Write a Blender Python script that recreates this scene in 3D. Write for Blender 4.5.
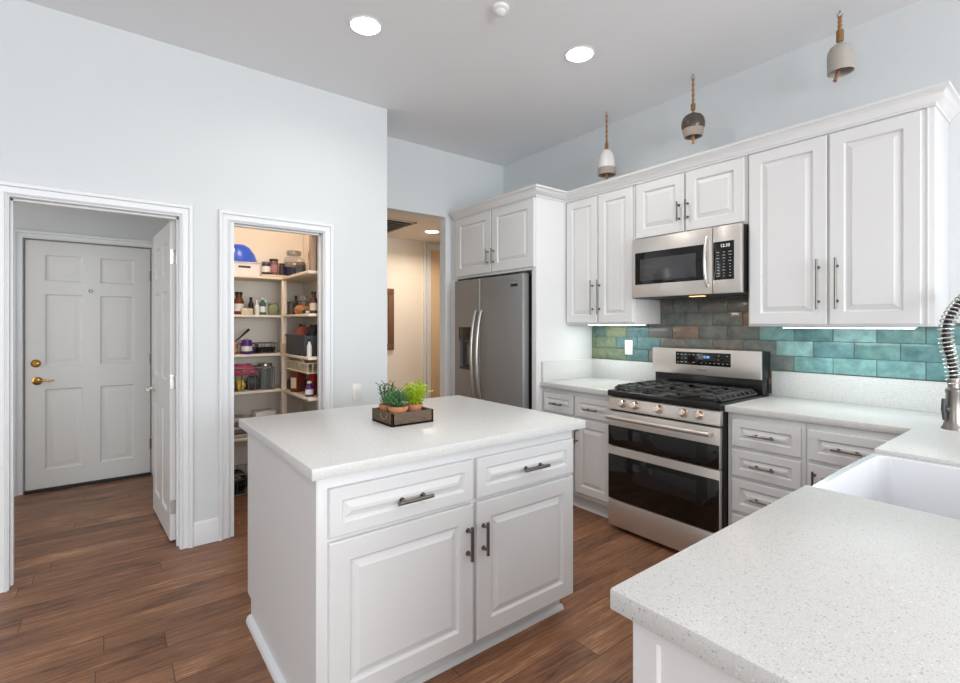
import bpy, bmesh, math, random
from mathutils import Vector, Matrix
C = bpy.context
for o in list(bpy.data.objects):
    bpy.data.objects.remove(o)
scene = C.scene
COL = scene.collection
PI = math.pi
R = math.radians

# ------------------------------------------------------------------ camera
cam_d = bpy.data.cameras.new('camera')
cam = bpy.data.objects.new('camera', cam_d)
COL.objects.link(cam)
cam.location = (0, 0, 1.35)
cam.rotation_euler = (R(90), 0, -math.asin(0.61151))
cam_d.sensor_width = 36
cam_d.lens = 18.19
cam_d.shift_y = -0.01664
cam_d.shift_x = 0.0005
cam_d.clip_start = 0.02
scene.camera = cam

# ------------------------------------------------------------------ world, daylight, exposure
w = bpy.data.worlds.new('daylight')
scene.world = w
w.use_nodes = True
bg = w.node_tree.nodes['Background']
bg.inputs[0].default_value = (0.80, 0.90, 1.0, 1)
bg.inputs[1].default_value = 0.6


def area_light(name, loc, rot, sx, sy, power, color=(1, 1, 1), spread=180):
    d = bpy.data.lights.new(name, 'AREA')
    d.shape = 'RECTANGLE'
    d.size = sx
    d.size_y = sy
    d.energy = power
    d.color = color
    d.spread = R(spread)
    o = bpy.data.objects.new(name, d)
    COL.objects.link(o)
    o.location = loc
    o.rotation_euler = rot
    return o


# daylight entering through the openings behind the camera
area_light('daylight_rear_window', (0.6, -4.75, 1.45), (R(90), 0, 0), 4.6, 2.3, 148, (0.93, 0.97, 1.0))
area_light('daylight_side_window', (3.5, -1.9, 1.55), (R(90), 0, R(90)), 2.4, 1.5, 24, (0.90, 0.96, 1.0))
area_light('daylight_west_window', (-3.35, -0.9, 1.35), (R(90), 0, R(-90)), 3.0, 2.1, 20, (0.95, 0.98, 1.0))

area_light('foyer_fill_light', (-1.55, 4.5, 1.5), (R(90), 0, R(-90)), 0.8, 1.6, 5.5, (1.0, 0.97, 0.93))  # area light added to brighten the foyer; no window is built there

scene.view_settings.view_transform = 'Standard'
scene.view_settings.look = 'None'
scene.view_settings.gamma = 1
scene.view_settings.exposure = 0.84


# ------------------------------------------------------------------ materials
def lin(c):
    def f(v):
        v /= 255.0
        return v / 12.92 if v <= 0.04045 else ((v + 0.055) / 1.055) ** 2.4
    return (f(c[0]), f(c[1]), f(c[2]), 1)


def mat(name, col, rough=0.5, metal=0.0, bump=0.0, bscale=60.0, stretch=(1, 1, 1), var=0.0, vscale=6.0,
        coat=0.0, trans=0.0, emit=None, estr=0.0, spec=0.5):
    m = bpy.data.materials.new(name)
    m.use_nodes = True
    nt = m.node_tree
    b = nt.nodes['Principled BSDF']
    c = lin(col)
    b.inputs['Base Color'].default_value = c
    b.inputs['Roughness'].default_value = rough
    b.inputs['Metallic'].default_value = metal
    b.inputs['Specular IOR Level'].default_value = spec
    if coat:
        b.inputs['Coat Weight'].default_value = coat
        b.inputs['Coat Roughness'].default_value = 0.08
    if trans:
        b.inputs['Transmission Weight'].default_value = trans
        b.inputs['IOR'].default_value = 1.45
    if emit:
        b.inputs['Emission Color'].default_value = lin(emit)
        b.inputs['Emission Strength'].default_value = estr
    tc = nt.nodes.new('ShaderNodeTexCoord')
    mp = nt.nodes.new('ShaderNodeMapping')
    mp.inputs['Scale'].default_value = stretch
    nt.links.new(tc.outputs['Object'], mp.inputs[0])
    if var:
        n = nt.nodes.new('ShaderNodeTexNoise')
        n.inputs['Scale'].default_value = vscale
        n.inputs['Detail'].default_value = 5
        nt.links.new(mp.outputs[0], n.inputs[0])
        mx = nt.nodes.new('ShaderNodeMix')
        mx.data_type = 'RGBA'
        mx.inputs[6].default_value = tuple(v * (1 - var) for v in c[:3]) + (1,)
        mx.inputs[7].default_value = tuple(min(1, v * (1 + var)) for v in c[:3]) + (1,)
        nt.links.new(n.outputs[0], mx.inputs[0])
        nt.links.new(mx.outputs[2], b.inputs['Base Color'])
    if bump:
        n = nt.nodes.new('ShaderNodeTexNoise')
        n.inputs['Scale'].default_value = bscale
        n.inputs['Detail'].default_value = 4
        nt.links.new(mp.outputs[0], n.inputs[0])
        bp = nt.nodes.new('ShaderNodeBump')
        bp.inputs['Strength'].default_value = bump
        bp.inputs['Distance'].default_value = 0.002
        nt.links.new(n.outputs[0], bp.inputs['Height'])
        nt.links.new(bp.outputs[0], b.inputs['Normal'])
    return m


M = {}
M['wall'] = mat('pale_blue_grey_paint', (221, 225, 226), 0.75, bump=0.25, bscale=130)
M['hallwall'] = mat('cream_hall_paint', (236, 226, 212), 0.75, bump=0.2, bscale=130)
M['pantrywall'] = mat('pantry_paint', (232, 224, 212), 0.75, bump=0.2, bscale=130)
M['ceiling'] = mat('ceiling_paint', (240, 242, 245), 0.85, bump=0.25, bscale=110)
M['trim'] = mat('white_trim_paint', (232, 234, 236), 0.35)
M['door'] = mat('white_door_paint', (226, 225, 223), 0.42, bump=0.06, bscale=40, stretch=(4, 4, 0.4))
M['cab'] = mat('white_cabinet_lacquer', (225, 225, 225), 0.38)
M['kick'] = mat('white_kick_paint', (226, 226, 226), 0.45)
M['steel'] = mat('brushed_stainless', (222, 216, 210), 0.33, 0.82, bump=0.05, bscale=30, stretch=(8, 0.5, 60))
M['fridge'] = mat('dark_stainless', (148, 148, 148), 0.42, 0.5, bump=0.05, bscale=30, stretch=(8, 0.5, 60))
M['steelpol'] = mat('polished_steel', (226, 224, 220), 0.2, 0.9)
M['handle'] = mat('satin_steel_handle', (190, 188, 184), 0.3, 0.9)
M['nickel'] = mat('satin_nickel', (126, 121, 116), 0.3, 1.0)
M['knob'] = mat('warm_knob_metal', (214, 196, 180), 0.25, 1.0)
M['faucetm'] = mat('brushed_nickel_faucet', (146, 140, 134), 0.28, 1.0)
M['gun'] = mat('black_plastic', (22, 22, 23), 0.4)
M['dgrey'] = mat('dark_grey_plastic', (62, 63, 65), 0.45)
M['bglass'] = mat('black_glass', (9, 9, 10), 0.06, spec=0.6)
M['winglass'] = mat('oven_window_glass', (30, 31, 34), 0.09, spec=0.6)
M['mwglass'] = mat('microwave_window', (66, 66, 68), 0.12, spec=0.6)
M['iron'] = mat('cast_iron', (58, 58, 59), 0.3, bump=0.1, bscale=200)
M['enamel'] = mat('black_enamel', (16, 16, 17), 0.22)
M['brass'] = mat('polished_brass', (206, 158, 82), 0.2, 1.0)
M['porcelain'] = mat('white_fireclay', (222, 224, 228), 0.14, coat=0.4)
M['ring'] = mat('light_trim_white', (240, 240, 240), 0.4)
M['lampglow'] = mat('lamp_diffuser', (255, 253, 248), 0.5, emit=(255, 251, 244), estr=9)
M['warmglow'] = mat('warm_lamp_diffuser', (255, 236, 205), 0.5, emit=(255, 222, 178), estr=9)
M['hoodglow'] = mat('hood_lamp_lens', (230, 200, 160), 0.4, emit=(255, 190, 120), estr=1.2)
M['ledglow'] = mat('led_diffuser', (245, 255, 255), 0.5, emit=(240, 255, 255), estr=7)
M['legend'] = mat('pale_legend_print', (190, 190, 190), 0.5)
M['blueled'] = mat('blue_display_digit', (120, 190, 255), 0.5, emit=(130, 190, 255), estr=0.8)
M['whiteled'] = mat('white_display_digit', (225, 228, 225), 0.5, emit=(225, 228, 225), estr=0.35)
M['plate'] = mat('white_switch_plastic', (236, 236, 234), 0.35)
M['slot'] = mat('dark_slot', (40, 40, 40), 0.6)
M['rope'] = mat('jute_rope', (160, 122, 82), 0.85, bump=0.8, bscale=400, stretch=(1, 1, 3), var=0.3, vscale=300)
M['stone'] = mat('beige_stoneware', (166, 154, 140), 0.7, bump=0.15, bscale=200, var=0.08, vscale=60)
M['greyclay'] = mat('grey_stoneware', (178, 172, 163), 0.7, bump=0.2, bscale=150, var=0.08, vscale=40)
M['glazew'] = mat('white_glaze', (228, 226, 224), 0.22)
M['glazeb'] = mat('dark_brown_glaze', (82, 72, 64), 0.22, var=0.35, vscale=90, stretch=(1, 1, 0.15))
M['claydark'] = mat('unglazed_clay_inside', (96, 80, 68), 0.85)
M['woodclap'] = mat('clapper_wood', (178, 132, 88), 0.7, var=0.25, vscale=120, stretch=(1, 1, 0.2))
M['copper'] = mat('copper_clapper', (168, 124, 98), 0.45, 0.3)
M['tray'] = mat('weathered_tray_wood', (98, 81, 66), 0.85, bump=0.9, bscale=60, stretch=(1, 1, 6), var=0.7, vscale=28)
M['terra'] = mat('terracotta', (196, 130, 92), 0.8, bump=0.15, bscale=150, var=0.12, vscale=40)
M['soil'] = mat('potting_soil', (66, 50, 38), 0.95, bump=0.8, bscale=200)
M['leafd'] = mat('dark_green_leaf', (66, 92, 58), 0.5, var=0.25, vscale=90)
M['leafb'] = mat('blue_green_leaf', (88, 132, 84), 0.45, var=0.25, vscale=70)
M['leafy'] = mat('yellow_green_leaf', (168, 190, 38), 0.5, var=0.2, vscale=90)
M['petal'] = mat('pale_yellow_bloom', (232, 214, 120), 0.6)
M['shelf'] = mat('cream_shelf_paint', (238, 222, 202), 0.5)
M['vent'] = mat('vent_metal', (176, 158, 138), 0.5)
M['ventd'] = mat('vent_dark', (40, 34, 30), 0.8)
M['framewood'] = mat('brown_frame_wood', (112, 78, 52), 0.6, var=0.3, vscale=30, stretch=(6, 6, 0.6))
M['art'] = mat('plain_artwork', (206, 190, 168), 0.8, var=0.1, vscale=5)
M['sweep'] = mat('dark_door_sweep', (38, 34, 31), 0.7)
M['grout'] = mat('grout', (104, 112, 106), 0.9)
M['winframe'] = mat('window_vinyl', (238, 238, 238), 0.4)


def glass_mat(name, tint=(235, 240, 240)):
    m = bpy.data.materials.new(name)
    m.use_nodes = True
    nt = m.node_tree
    b = nt.nodes['Principled BSDF']
    b.inputs['Base Color'].default_value = lin(tint)
    b.inputs['Roughness'].default_value = 0.05
    b.inputs['Alpha'].default_value = 0.3
    b.inputs['Metallic'].default_value = 0.0
    return m


M['glass'] = glass_mat('clear_glass', (170, 172, 172))


def quartz(name):
    m = bpy.data.materials.new(name)
    m.use_nodes = True
    nt = m.node_tree
    b = nt.nodes['Principled BSDF']
    b.inputs['Roughness'].default_value = 0.3
    b.inputs['Specular IOR Level'].default_value = 0.32
    tc = nt.nodes.new('ShaderNodeTexCoord')

    def speck(scale, thr, amt):
        v = nt.nodes.new('ShaderNodeTexVoronoi')
        v.inputs['Scale'].default_value = scale
        nt.links.new(tc.outputs['Object'], v.inputs['Vector'])
        sp = nt.nodes.new('ShaderNodeSeparateColor')
        nt.links.new(v.outputs['Color'], sp.inputs[0])
        # only some cells carry a chip, of varying size
        mul = nt.nodes.new('ShaderNodeMath'); mul.operation = 'MULTIPLY'
        mul.inputs[1].default_value = thr
        nt.links.new(sp.outputs[0], mul.inputs[0])
        lt = nt.nodes.new('ShaderNodeMath'); lt.operation = 'LESS_THAN'
        nt.links.new(v.outputs['Distance'], lt.inputs[0])
        nt.links.new(mul.outputs[0], lt.inputs[1])
        g = nt.nodes.new('ShaderNodeMath'); g.operation = 'MULTIPLY'
        g.inputs[1].default_value = amt
        nt.links.new(lt.outputs[0], g.inputs[0])
        return g.outputs[0], sp.outputs[1]
    f1, r1 = speck(230, 0.46, 0.55)
    f2, r2 = speck(460, 0.50, 0.5)
    c = nt.nodes.new('ShaderNodeValToRGB')
    c.color_ramp.elements[0].color = lin((120, 122, 106))
    c.color_ramp.elements[1].color = lin((244, 244, 238))
    c.color_ramp.elements[1].position = 0.9
    nt.links.new(r1, c.inputs[0])
    m1 = nt.nodes.new('ShaderNodeMix'); m1.data_type = 'RGBA'
    m1.inputs[6].default_value = lin((214, 214, 213))
    nt.links.new(f1, m1.inputs[0])
    nt.links.new(c.outputs[0], m1.inputs[7])
    m2 = nt.nodes.new('ShaderNodeMix'); m2.data_type = 'RGBA'
    nt.links.new(f2, m2.inputs[0])
    nt.links.new(m1.outputs[2], m2.inputs[6])
    m2.inputs[7].default_value = lin((164, 166, 156))
    nt.links.new(m2.outputs[2], b.inputs['Base Color'])
    return m


M['quartz'] = quartz('speckled_white_quartz')


def floor_mat():
    m = bpy.data.materials.new('brown_laminate_planks')
    m.use_nodes = True
    nt = m.node_tree
    N = nt.nodes.new
    L = nt.links.new
    b = nt.nodes['Principled BSDF']
    tc = N('ShaderNodeTexCoord')
    sx = N('ShaderNodeSeparateXYZ'); L(tc.outputs['Object'], sx.inputs[0])
    dv_ = N('ShaderNodeMath'); dv_.operation = 'DIVIDE'; dv_.inputs[1].default_value = 0.127
    L(sx.outputs[1], dv_.inputs[0])
    fl = N('ShaderNodeMath'); fl.operation = 'FLOOR'; L(dv_.outputs[0], fl.inputs[0])
    wn_ = N('ShaderNodeTexWhiteNoise'); wn_.noise_dimensions = '1D'; L(fl.outputs[0], wn_.inputs['W'])
    ml = N('ShaderNodeMath'); ml.operation = 'MULTIPLY_ADD'; ml.inputs[1].default_value = 1.22
    L(wn_.outputs['Value'], ml.inputs[0]); L(sx.outputs[0], ml.inputs[2])
    cb = N('ShaderNodeCombineXYZ'); L(ml.outputs[0], cb.inputs[0]); L(sx.outputs[1], cb.inputs[1])
    br = N('ShaderNodeTexBrick')
    br.offset = 0.0
    br.inputs['Color1'].default_value = (0, 0, 0, 1)
    br.inputs['Color2'].default_value = (1, 1, 1, 1)
    br.inputs['Mortar'].default_value = (0.5, 0.5, 0.5, 1)
    br.inputs['Scale'].default_value = 1
    br.inputs['Mortar Size'].default_value = 0.0012
    br.inputs['Mortar Smooth'].default_value = 0.2
    br.inputs['Brick Width'].default_value = 1.22
    br.inputs['Row Height'].default_value = 0.127
    L(cb.outputs[0], br.inputs['Vector'])
    # shift the grain per plank
    sc = N('ShaderNodeVectorMath'); sc.operation = 'SCALE'
    sc.inputs['Scale'].default_value = 13.0
    L(br.outputs['Color'], sc.inputs[0])
    ad = N('ShaderNodeVectorMath'); ad.operation = 'ADD'
    L(tc.outputs['Object'], ad.inputs[0]); L(sc.outputs[0], ad.inputs[1])

    def noise(scale, st, detail=6, rough=0.6, dist=0.0):
        mp = N('ShaderNodeMapping')
        mp.inputs['Scale'].default_value = st
        L(ad.outputs[0], mp.inputs[0])
        n = N('ShaderNodeTexNoise')
        n.inputs['Scale'].default_value = scale
        n.inputs['Detail'].default_value = detail
        n.inputs['Roughness'].default_value = rough
        n.inputs['Distortion'].default_value = dist
        L(mp.outputs[0], n.inputs[0])
        return n.outputs[0]
    g1 = noise(7, (0.42, 5.5, 1), 10, 0.74, 1.1)
    g2 = noise(34, (0.22, 5, 1), 8, 0.75)
    g3 = noise(2.2, (1, 2.2, 1), 3, 0.5, 0.8)
    r1 = N('ShaderNodeValToRGB')
    e = r1.color_ramp.elements
    e[0].position = 0.37; e[0].color = lin((58, 39, 29))
    e[1].position = 0.64; e[1].color = lin((208, 160, 120))
    k = e.new(0.45); k.color = lin((122, 84, 62))
    k = e.new(0.56); k.color = lin((155, 111, 82))
    mixg = N('ShaderNodeMix'); mixg.data_type = 'FLOAT'
    mixg.inputs[0].default_value = 0.45
    L(g1, mixg.inputs[2]); L(g2, mixg.inputs[3])
    mixh = N('ShaderNodeMix'); mixh.data_type = 'FLOAT'
    mixh.inputs[0].default_value = 0.25
    L(mixg.outputs[0], mixh.inputs[2]); L(g3, mixh.inputs[3])
    # plank-to-plank tone
    sep = N('ShaderNodeSeparateColor'); L(br.outputs['Color'], sep.inputs[0])
    tone = N('ShaderNodeMapRange')
    tone.inputs['To Min'].default_value = -0.03
    tone.inputs['To Max'].default_value = 0.035
    L(sep.outputs[0], tone.inputs[0])
    su = N('ShaderNodeMath'); su.operation = 'ADD'
    L(mixh.outputs[0], su.inputs[0]); L(tone.outputs[0], su.inputs[1])
    L(su.outputs[0], r1.inputs[0])
    dk = N('ShaderNodeMix'); dk.data_type = 'RGBA'
    dk.inputs[7].default_value = lin((40, 26, 20))
    L(br.outputs['Fac'], dk.inputs[0]); L(r1.outputs[0], dk.inputs[6])
    L(dk.outputs[2], b.inputs['Base Color'])
    rr = N('ShaderNodeMapRange')
    rr.inputs['To Min'].default_value = 0.3
    rr.inputs['To Max'].default_value = 0.5
    L(g2, rr.inputs[0]); L(rr.outputs[0], b.inputs['Roughness'])
    b.inputs['Specular IOR Level'].default_value = 0.35
    bp = N('ShaderNodeBump'); bp.inputs['Strength'].default_value = 0.35; bp.inputs['Distance'].default_value = 0.002
    L(mixg.outputs[0], bp.inputs['Height']); L(bp.outputs[0], b.inputs['Normal'])
    return m


M['floor'] = floor_mat()


def tile_mat():
    m = bpy.data.materials.new('handmade_glazed_tile')
    m.use_nodes = True
    nt = m.node_tree
    N = nt.nodes.new
    L = nt.links.new
    b = nt.nodes['Principled BSDF']
    at = N('ShaderNodeAttribute'); at.attribute_name = 'tile_colour'
    tc = N('ShaderNodeTexCoord')
    n = N('ShaderNodeTexNoise'); n.inputs['Scale'].default_value = 16; n.inputs['Detail'].default_value = 6
    n.inputs['Roughness'].default_value = 0.65
    L(tc.outputs['Object'], n.inputs[0])
    mr = N('ShaderNodeMapRange'); mr.inputs['From Min'].default_value = 0.3; mr.inputs['From Max'].default_value = 0.7
    mr.inputs['To Min'].default_value = 0.68; mr.inputs['To Max'].default_value = 1.3
    L(n.outputs[0], mr.inputs[0])
    vm = N('ShaderNodeVectorMath'); vm.operation = 'SCALE'
    L(at.outputs['Color'], vm.inputs[0]); L(mr.outputs[0], vm.inputs['Scale'])
    L(vm.outputs[0], b.inputs['Base Color'])
    b.inputs['Roughness'].default_value = 0.22
    n2 = N('ShaderNodeTexNoise'); n2.inputs['Scale'].default_value = 22
    L(tc.outputs['Object'], n2.inputs[0])
    bp = N('ShaderNodeBump'); bp.inputs['Strength'].default_value = 0.35; bp.inputs['Distance'].default_value = 0.004
    L(n2.outputs[0], bp.inputs['Height']); L(bp.outputs[0], b.inputs['Normal'])
    return m


M['tile'] = tile_mat()
_simple = {}


def paint(col, rough=0.5, metal=0.0, name=None):
    k = (col, rough, metal)
    if k not in _simple:
        _simple[k] = mat(name or 'colour_%d_%d_%d' % col, col, rough, metal, var=0.06, vscale=25)
    return _simple[k]


# ------------------------------------------------------------------ mesh helpers
class MB:
    def __init__(self):
        self.bm = bmesh.new()

    def box(self, x0, x1, y0, y1, z0, z1, bev=0.0, seg=2, mtx=None):
        if x0 > x1: x0, x1 = x1, x0
        if y0 > y1: y0, y1 = y1, y0
        if z0 > z1: z0, z1 = z1, z0
        bm = self.bm
        vs = [bm.verts.new((x, y, z)) for z in (z0, z1) for y in (y0, y1) for x in (x0, x1)]
        q = [(0, 2, 3, 1), (4, 5, 7, 6), (0, 1, 5, 4), (2, 6, 7, 3), (0, 4, 6, 2), (1, 3, 7, 5)]
        fs = [bm.faces.new([vs[i] for i in f]) for f in q]
        out = vs
        if bev > 0:
            es = list({e for f in fs for e in f.edges})
            r = bmesh.ops.bevel(bm, geom=es, offset=bev, segments=seg, affect='EDGES', profile=0.5)
            out = list({v for f in r['faces'] for v in f.verts} | {v for v in vs if v.is_valid})
        if mtx is not None:
            for v in out:
                v.co = mtx @ v.co
        return self

    def poly_extrude(self, pts, z0, z1, bev=0.0, mtx=None):
        """outline in XY extruded from z0 to z1"""
        bm = self.bm
        lo = [bm.verts.new((p[0], p[1], z0)) for p in pts]
        hi = [bm.verts.new((p[0], p[1], z1)) for p in pts]
        n = len(pts)
        fs = [bm.faces.new(list(reversed(lo))), bm.faces.new(hi)]
        for i in range(n):
            fs.append(bm.faces.new([lo[i], lo[(i + 1) % n], hi[(i + 1) % n], hi[i]]))
        bmesh.ops.recalc_face_normals(bm, faces=fs)
        vs = lo + hi
        if bev:
            es = list({e for f in fs for e in f.edges})
            r = bmesh.ops.bevel(bm, geom=es, offset=bev, segments=2, affect='EDGES', profile=0.5)
            vs = list({v for f in r['faces'] for v in f.verts} | {v for v in vs if v.is_valid})
        if mtx is not None:
            for v in vs:
                v.co = mtx @ v.co
        return self

    def lathe(self, prof, c=(0, 0, 0), seg=24, mtx=None, cap=True, sx=1, sy=1):
        """prof: list of (r, z)"""
        bm = self.bm
        rings = []
        for r, z in prof:
            if r < 1e-5:
                rings.append([bm.verts.new((c[0], c[1], c[2] + z))])
            else:
                rings.append([bm.verts.new((c[0] + sx * r * math.cos(2 * PI * i / seg), c[1] + sy * r * math.sin(2 * PI * i / seg), c[2] + z))
                              for i in range(seg)])
        fs = []
        for a, b in zip(rings, rings[1:]):
            for i in range(seg):
                j = (i + 1) % seg
                if len(a) == 1 and len(b) == 1:
                    continue
                if len(a) == 1:
                    fs.append(bm.faces.new([a[0], b[j], b[i]]))
                elif len(b) == 1:
                    fs.append(bm.faces.new([a[i], a[j], b[0]]))
                else:
                    fs.append(bm.faces.new([a[i], a[j], b[j], b[i]]))
        if cap:
            if len(rings[0]) > 1: fs.append(bm.faces.new(list(reversed(rings[0]))))
            if len(rings[-1]) > 1: fs.append(bm.faces.new(rings[-1]))
        bmesh.ops.recalc_face_normals(bm, faces=fs)
        if mtx is not None:
            for v in {v for r in rings for v in r}:
                v.co = mtx @ v.co
        return self

    def tube(self, pts, r, seg=10, closed=False):
        """tube along points; r number or list"""
        bm = self.bm
        P = [Vector(p) for p in pts]
        n = len(P)
        rr = r if isinstance(r, (list, tuple)) else [r] * n
        T = []
        for i in range(n):
            if closed:
                t = P[(i + 1) % n] - P[i - 1]
            else:
                t = P[min(i + 1, n - 1)] - P[max(i - 1, 0)]
            T.append(t.normalized())
        up = Vector((0, 0, 1)) if abs(T[0].z) < 0.9 else Vector((1, 0, 0))
        u = T[0].cross(up).normalized()
        rings = []
        for i in range(n):
            u = (u - T[i] * u.dot(T[i])).normalized()
            v = T[i].cross(u)
            rings.append([bm.verts.new(P[i] + (u * math.cos(2 * PI * k / seg) + v * math.sin(2 * PI * k / seg)) * rr[i]) for k in range(seg)])
        fs = []
        pairs = list(zip(rings, rings[1:])) + ([(rings[-1], rings[0])] if closed else [])
        for a, b in pairs:
            for k in range(seg):
                j = (k + 1) % seg
                fs.append(bm.faces.new([a[k], a[j], b[j], b[k]]))
        if not closed:
            fs.append(bm.faces.new(list(reversed(rings[0]))))
            fs.append(bm.faces.new(rings[-1]))
        bmesh.ops.recalc_face_normals(bm, faces=fs)
        return self

    def panel_slab(self, w_, h_, t, panels, mtx, b=0.003, rings=((0, 0), (0.004, -0.004), (0.007, -0.011), (0.011, -0.0115), (0.034, -0.0025), (0.036, -0.0005), (0.038, -0.0005))):
        """door slab with raised panels: local a right, b up, c outward (front at c=0)"""
        bm = self.bm
        xs = sorted({b, w_ - b} | {p[0] for p in panels} | {p[1] for p in panels})
        ys = sorted({b, h_ - b} | {p[2] for p in panels} | {p[3] for p in panels})
        cache = {}

        def V(x, y, z):
            k = (round(x, 6), round(y, 6), round(z, 6))
            if k not in cache:
                cache[k] = bm.verts.new(mtx @ Vector((x, y, z)))
            return cache[k]
        for i in range(len(xs) - 1):
            for j in range(len(ys) - 1):
                mx, my = (xs[i] + xs[i + 1]) / 2, (ys[j] + ys[j + 1]) / 2
                if any(p[0] < mx < p[1] and p[2] < my < p[3] for p in panels):
                    continue
                bm.faces.new([V(xs[i], ys[j], 0), V(xs[i + 1], ys[j], 0), V(xs[i + 1], ys[j + 1], 0), V(xs[i], ys[j + 1], 0)])
        # outer rim
        O = [(0, 0), (w_, 0), (w_, h_), (0, h_)]
        I = [(b, b), (w_ - b, b), (w_ - b, h_ - b), (b, h_ - b)]
        for k in range(4):
            l = (k + 1) % 4
            bm.faces.new([V(*O[k], -b), V(*O[l], -b), V(*I[l], 0), V(*I[k], 0)])
            bm.faces.new([V(*O[k], -t), V(*O[l], -t), V(*O[l], -b), V(*O[k], -b)])
        bm.faces.new([V(*O[3], -t), V(*O[2], -t), V(*O[1], -t), V(*O[0], -t)])
        for (x0, x1, y0, y1) in panels:
            lim = min(x1 - x0, y1 - y0) / 2 - 0.004
            s = min(1.0, lim / rings[-1][0])
            prev = None
            for ins, d in rings:
                ins *= s
                cur = [V(x0 + ins, y0 + ins, d), V(x1 - ins, y0 + ins, d), V(x1 - ins, y1 - ins, d), V(x0 + ins, y1 - ins, d)]
                if prev:
                    for k in range(4):
                        l = (k + 1) % 4
                        bm.faces.new([prev[k], prev[l], cur[l], cur[k]])
                prev = cur
            bm.faces.new(prev)
        return self

    def casing(self, mtx, x0, x1, zt, prof, z0=0.0):
        """door casing with mitred corners; prof = list of (outward offset, thickness)"""
        bm = self.bm
        rings = []
        for o, c in prof:
            rings.append([bm.verts.new(mtx @ Vector(p)) for p in ((x0 - o, z0, c), (x0 - o, zt + o, c), (x1 + o, zt + o, c), (x1 + o, z0, c))])
        n = len(rings)
        fs = []
        for i in range(n):
            a, b_ = rings[i], rings[(i + 1) % n]
            for k in range(3):
                fs.append(bm.faces.new([a[k], a[k + 1], b_[k + 1], b_[k]]))
        fs.append(bm.faces.new([r_[0] for r_ in rings]))
        fs.append(bm.faces.new([r_[3] for r_ in rings]))
        bmesh.ops.recalc_face_normals(bm, faces=fs)
        return self

    def sweep(self, path, normals, prof):
        """sweep profile (out, z) along horizontal path (x,y) with per-segment outward normals, mitred"""
        bm = self.bm
        n = len(path)
        rings = []
        for i in range(n):
            na = Vector(normals[max(i - 1, 0)] if i > 0 else normals[0])
            nb = Vector(normals[i] if i < n - 1 else normals[-1])
            d = (na + nb)
            d = d / d.length_squared * 2 if d.length > 1e-6 else na
            rings.append([bm.verts.new((path[i][0] + d.x * o, path[i][1] + d.y * o, z)) for o, z in prof])
        m_ = len(prof)
        fs = []
        for a, b_ in zip(rings, rings[1:]):
            for k in range(m_):
                l = (k + 1) % m_
                fs.append(bm.faces.new([a[k], a[l], b_[l], b_[k]]))
        fs.append(bm.faces.new(rings[0]))
        fs.append(bm.faces.new(list(reversed(rings[-1]))))
        bmesh.ops.recalc_face_normals(bm, faces=fs)
        return self


MAT_W = {}


def world_of(o):
    m = Matrix.LocRotScale(o.location, o.rotation_euler, None)
    return world_of(o.parent) @ m if o.parent else m


def build(name, mb, m, parent=None, local=False, angle=35):
    me = bpy.data.meshes.new(name)
    if parent is not None and not local:
        mb.bm.transform(world_of(parent).inverted())
    mb.bm.normal_update()
    mb.bm.to_mesh(me)
    mb.bm.free()
    for p in me.polygons:
        p.use_smooth = True
    me.set_sharp_from_angle(angle=R(angle))
    for q in (m if isinstance(m, (list, tuple)) else [m]):
        me.materials.append(q)
    o = bpy.data.objects.new(name, me)
    COL.objects.link(o)
    if parent is not None:
        o.parent = parent
    return o


def thing(name, label, cat, loc=(0, 0, 0), rz=0.0, group=None, rot=None):
    o = bpy.data.objects.new(name, None)
    COL.objects.link(o)
    o.empty_display_size = 0.05
    o.location = loc
    o.rotation_euler = rot if rot else (0, 0, rz)
    o['label'] = label
    o['category'] = cat
    if group:
        o['group'] = group
    return o


def tag(o, label, cat, group=None):
    o['label'] = label
    o['category'] = cat
    if group:
        o['group'] = group
    return o


def struct(name, mb, m, parent=None):
    o = build(name, mb, m, parent)
    if parent is None:
        o['kind'] = 'structure'
    return o


def copy_tree(o, parent=None):
    c = o.copy()
    COL.objects.link(c)
    if parent:
        c.parent = parent
    for ch in [x for x in bpy.data.objects if x.parent == o]:
        copy_tree(ch, c)
    return c


def text_mesh(name, body, size, mtx, m, parent, depth=0.0006, xscale=1.0):
    cu = bpy.data.curves.new(name, 'FONT')
    cu.body = body
    cu.size = size
    cu.extrude = depth
    cu.align_x = 'CENTER'
    cu.align_y = 'CENTER'
    t = bpy.data.objects.new(name, cu)
    COL.objects.link(t)
    dg = C.evaluated_depsgraph_get()
    me = bpy.data.meshes.new_from_object(t.evaluated_get(dg))
    bpy.data.objects.remove(t)
    me.name = name
    me.transform(world_of(parent).inverted() @ mtx @ Matrix.Diagonal((xscale, 1, 1, 1)))
    me.materials.clear()
    me.materials.append(m)
    o = bpy.data.objects.new(name, me)
    COL.objects.link(o)
    o.parent = parent
    return o


def face_W(x, y_left, z0):
    """frame on a surface facing -X: a runs to -Y (photo right), b up, c towards -X"""
    return Matrix(((0, 0, -1, x), (-1, 0, 0, y_left), (0, 1, 0, z0), (0, 0, 0, 1)))


def face_S(x_left, y, z0):
    """frame on a surface facing -Y: a runs to +X, b up, c towards -Y"""
    return Matrix(((1, 0, 0, x_left), (0, 0, -1, y), (0, 1, 0, z0), (0, 0, 0, 1)))


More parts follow.
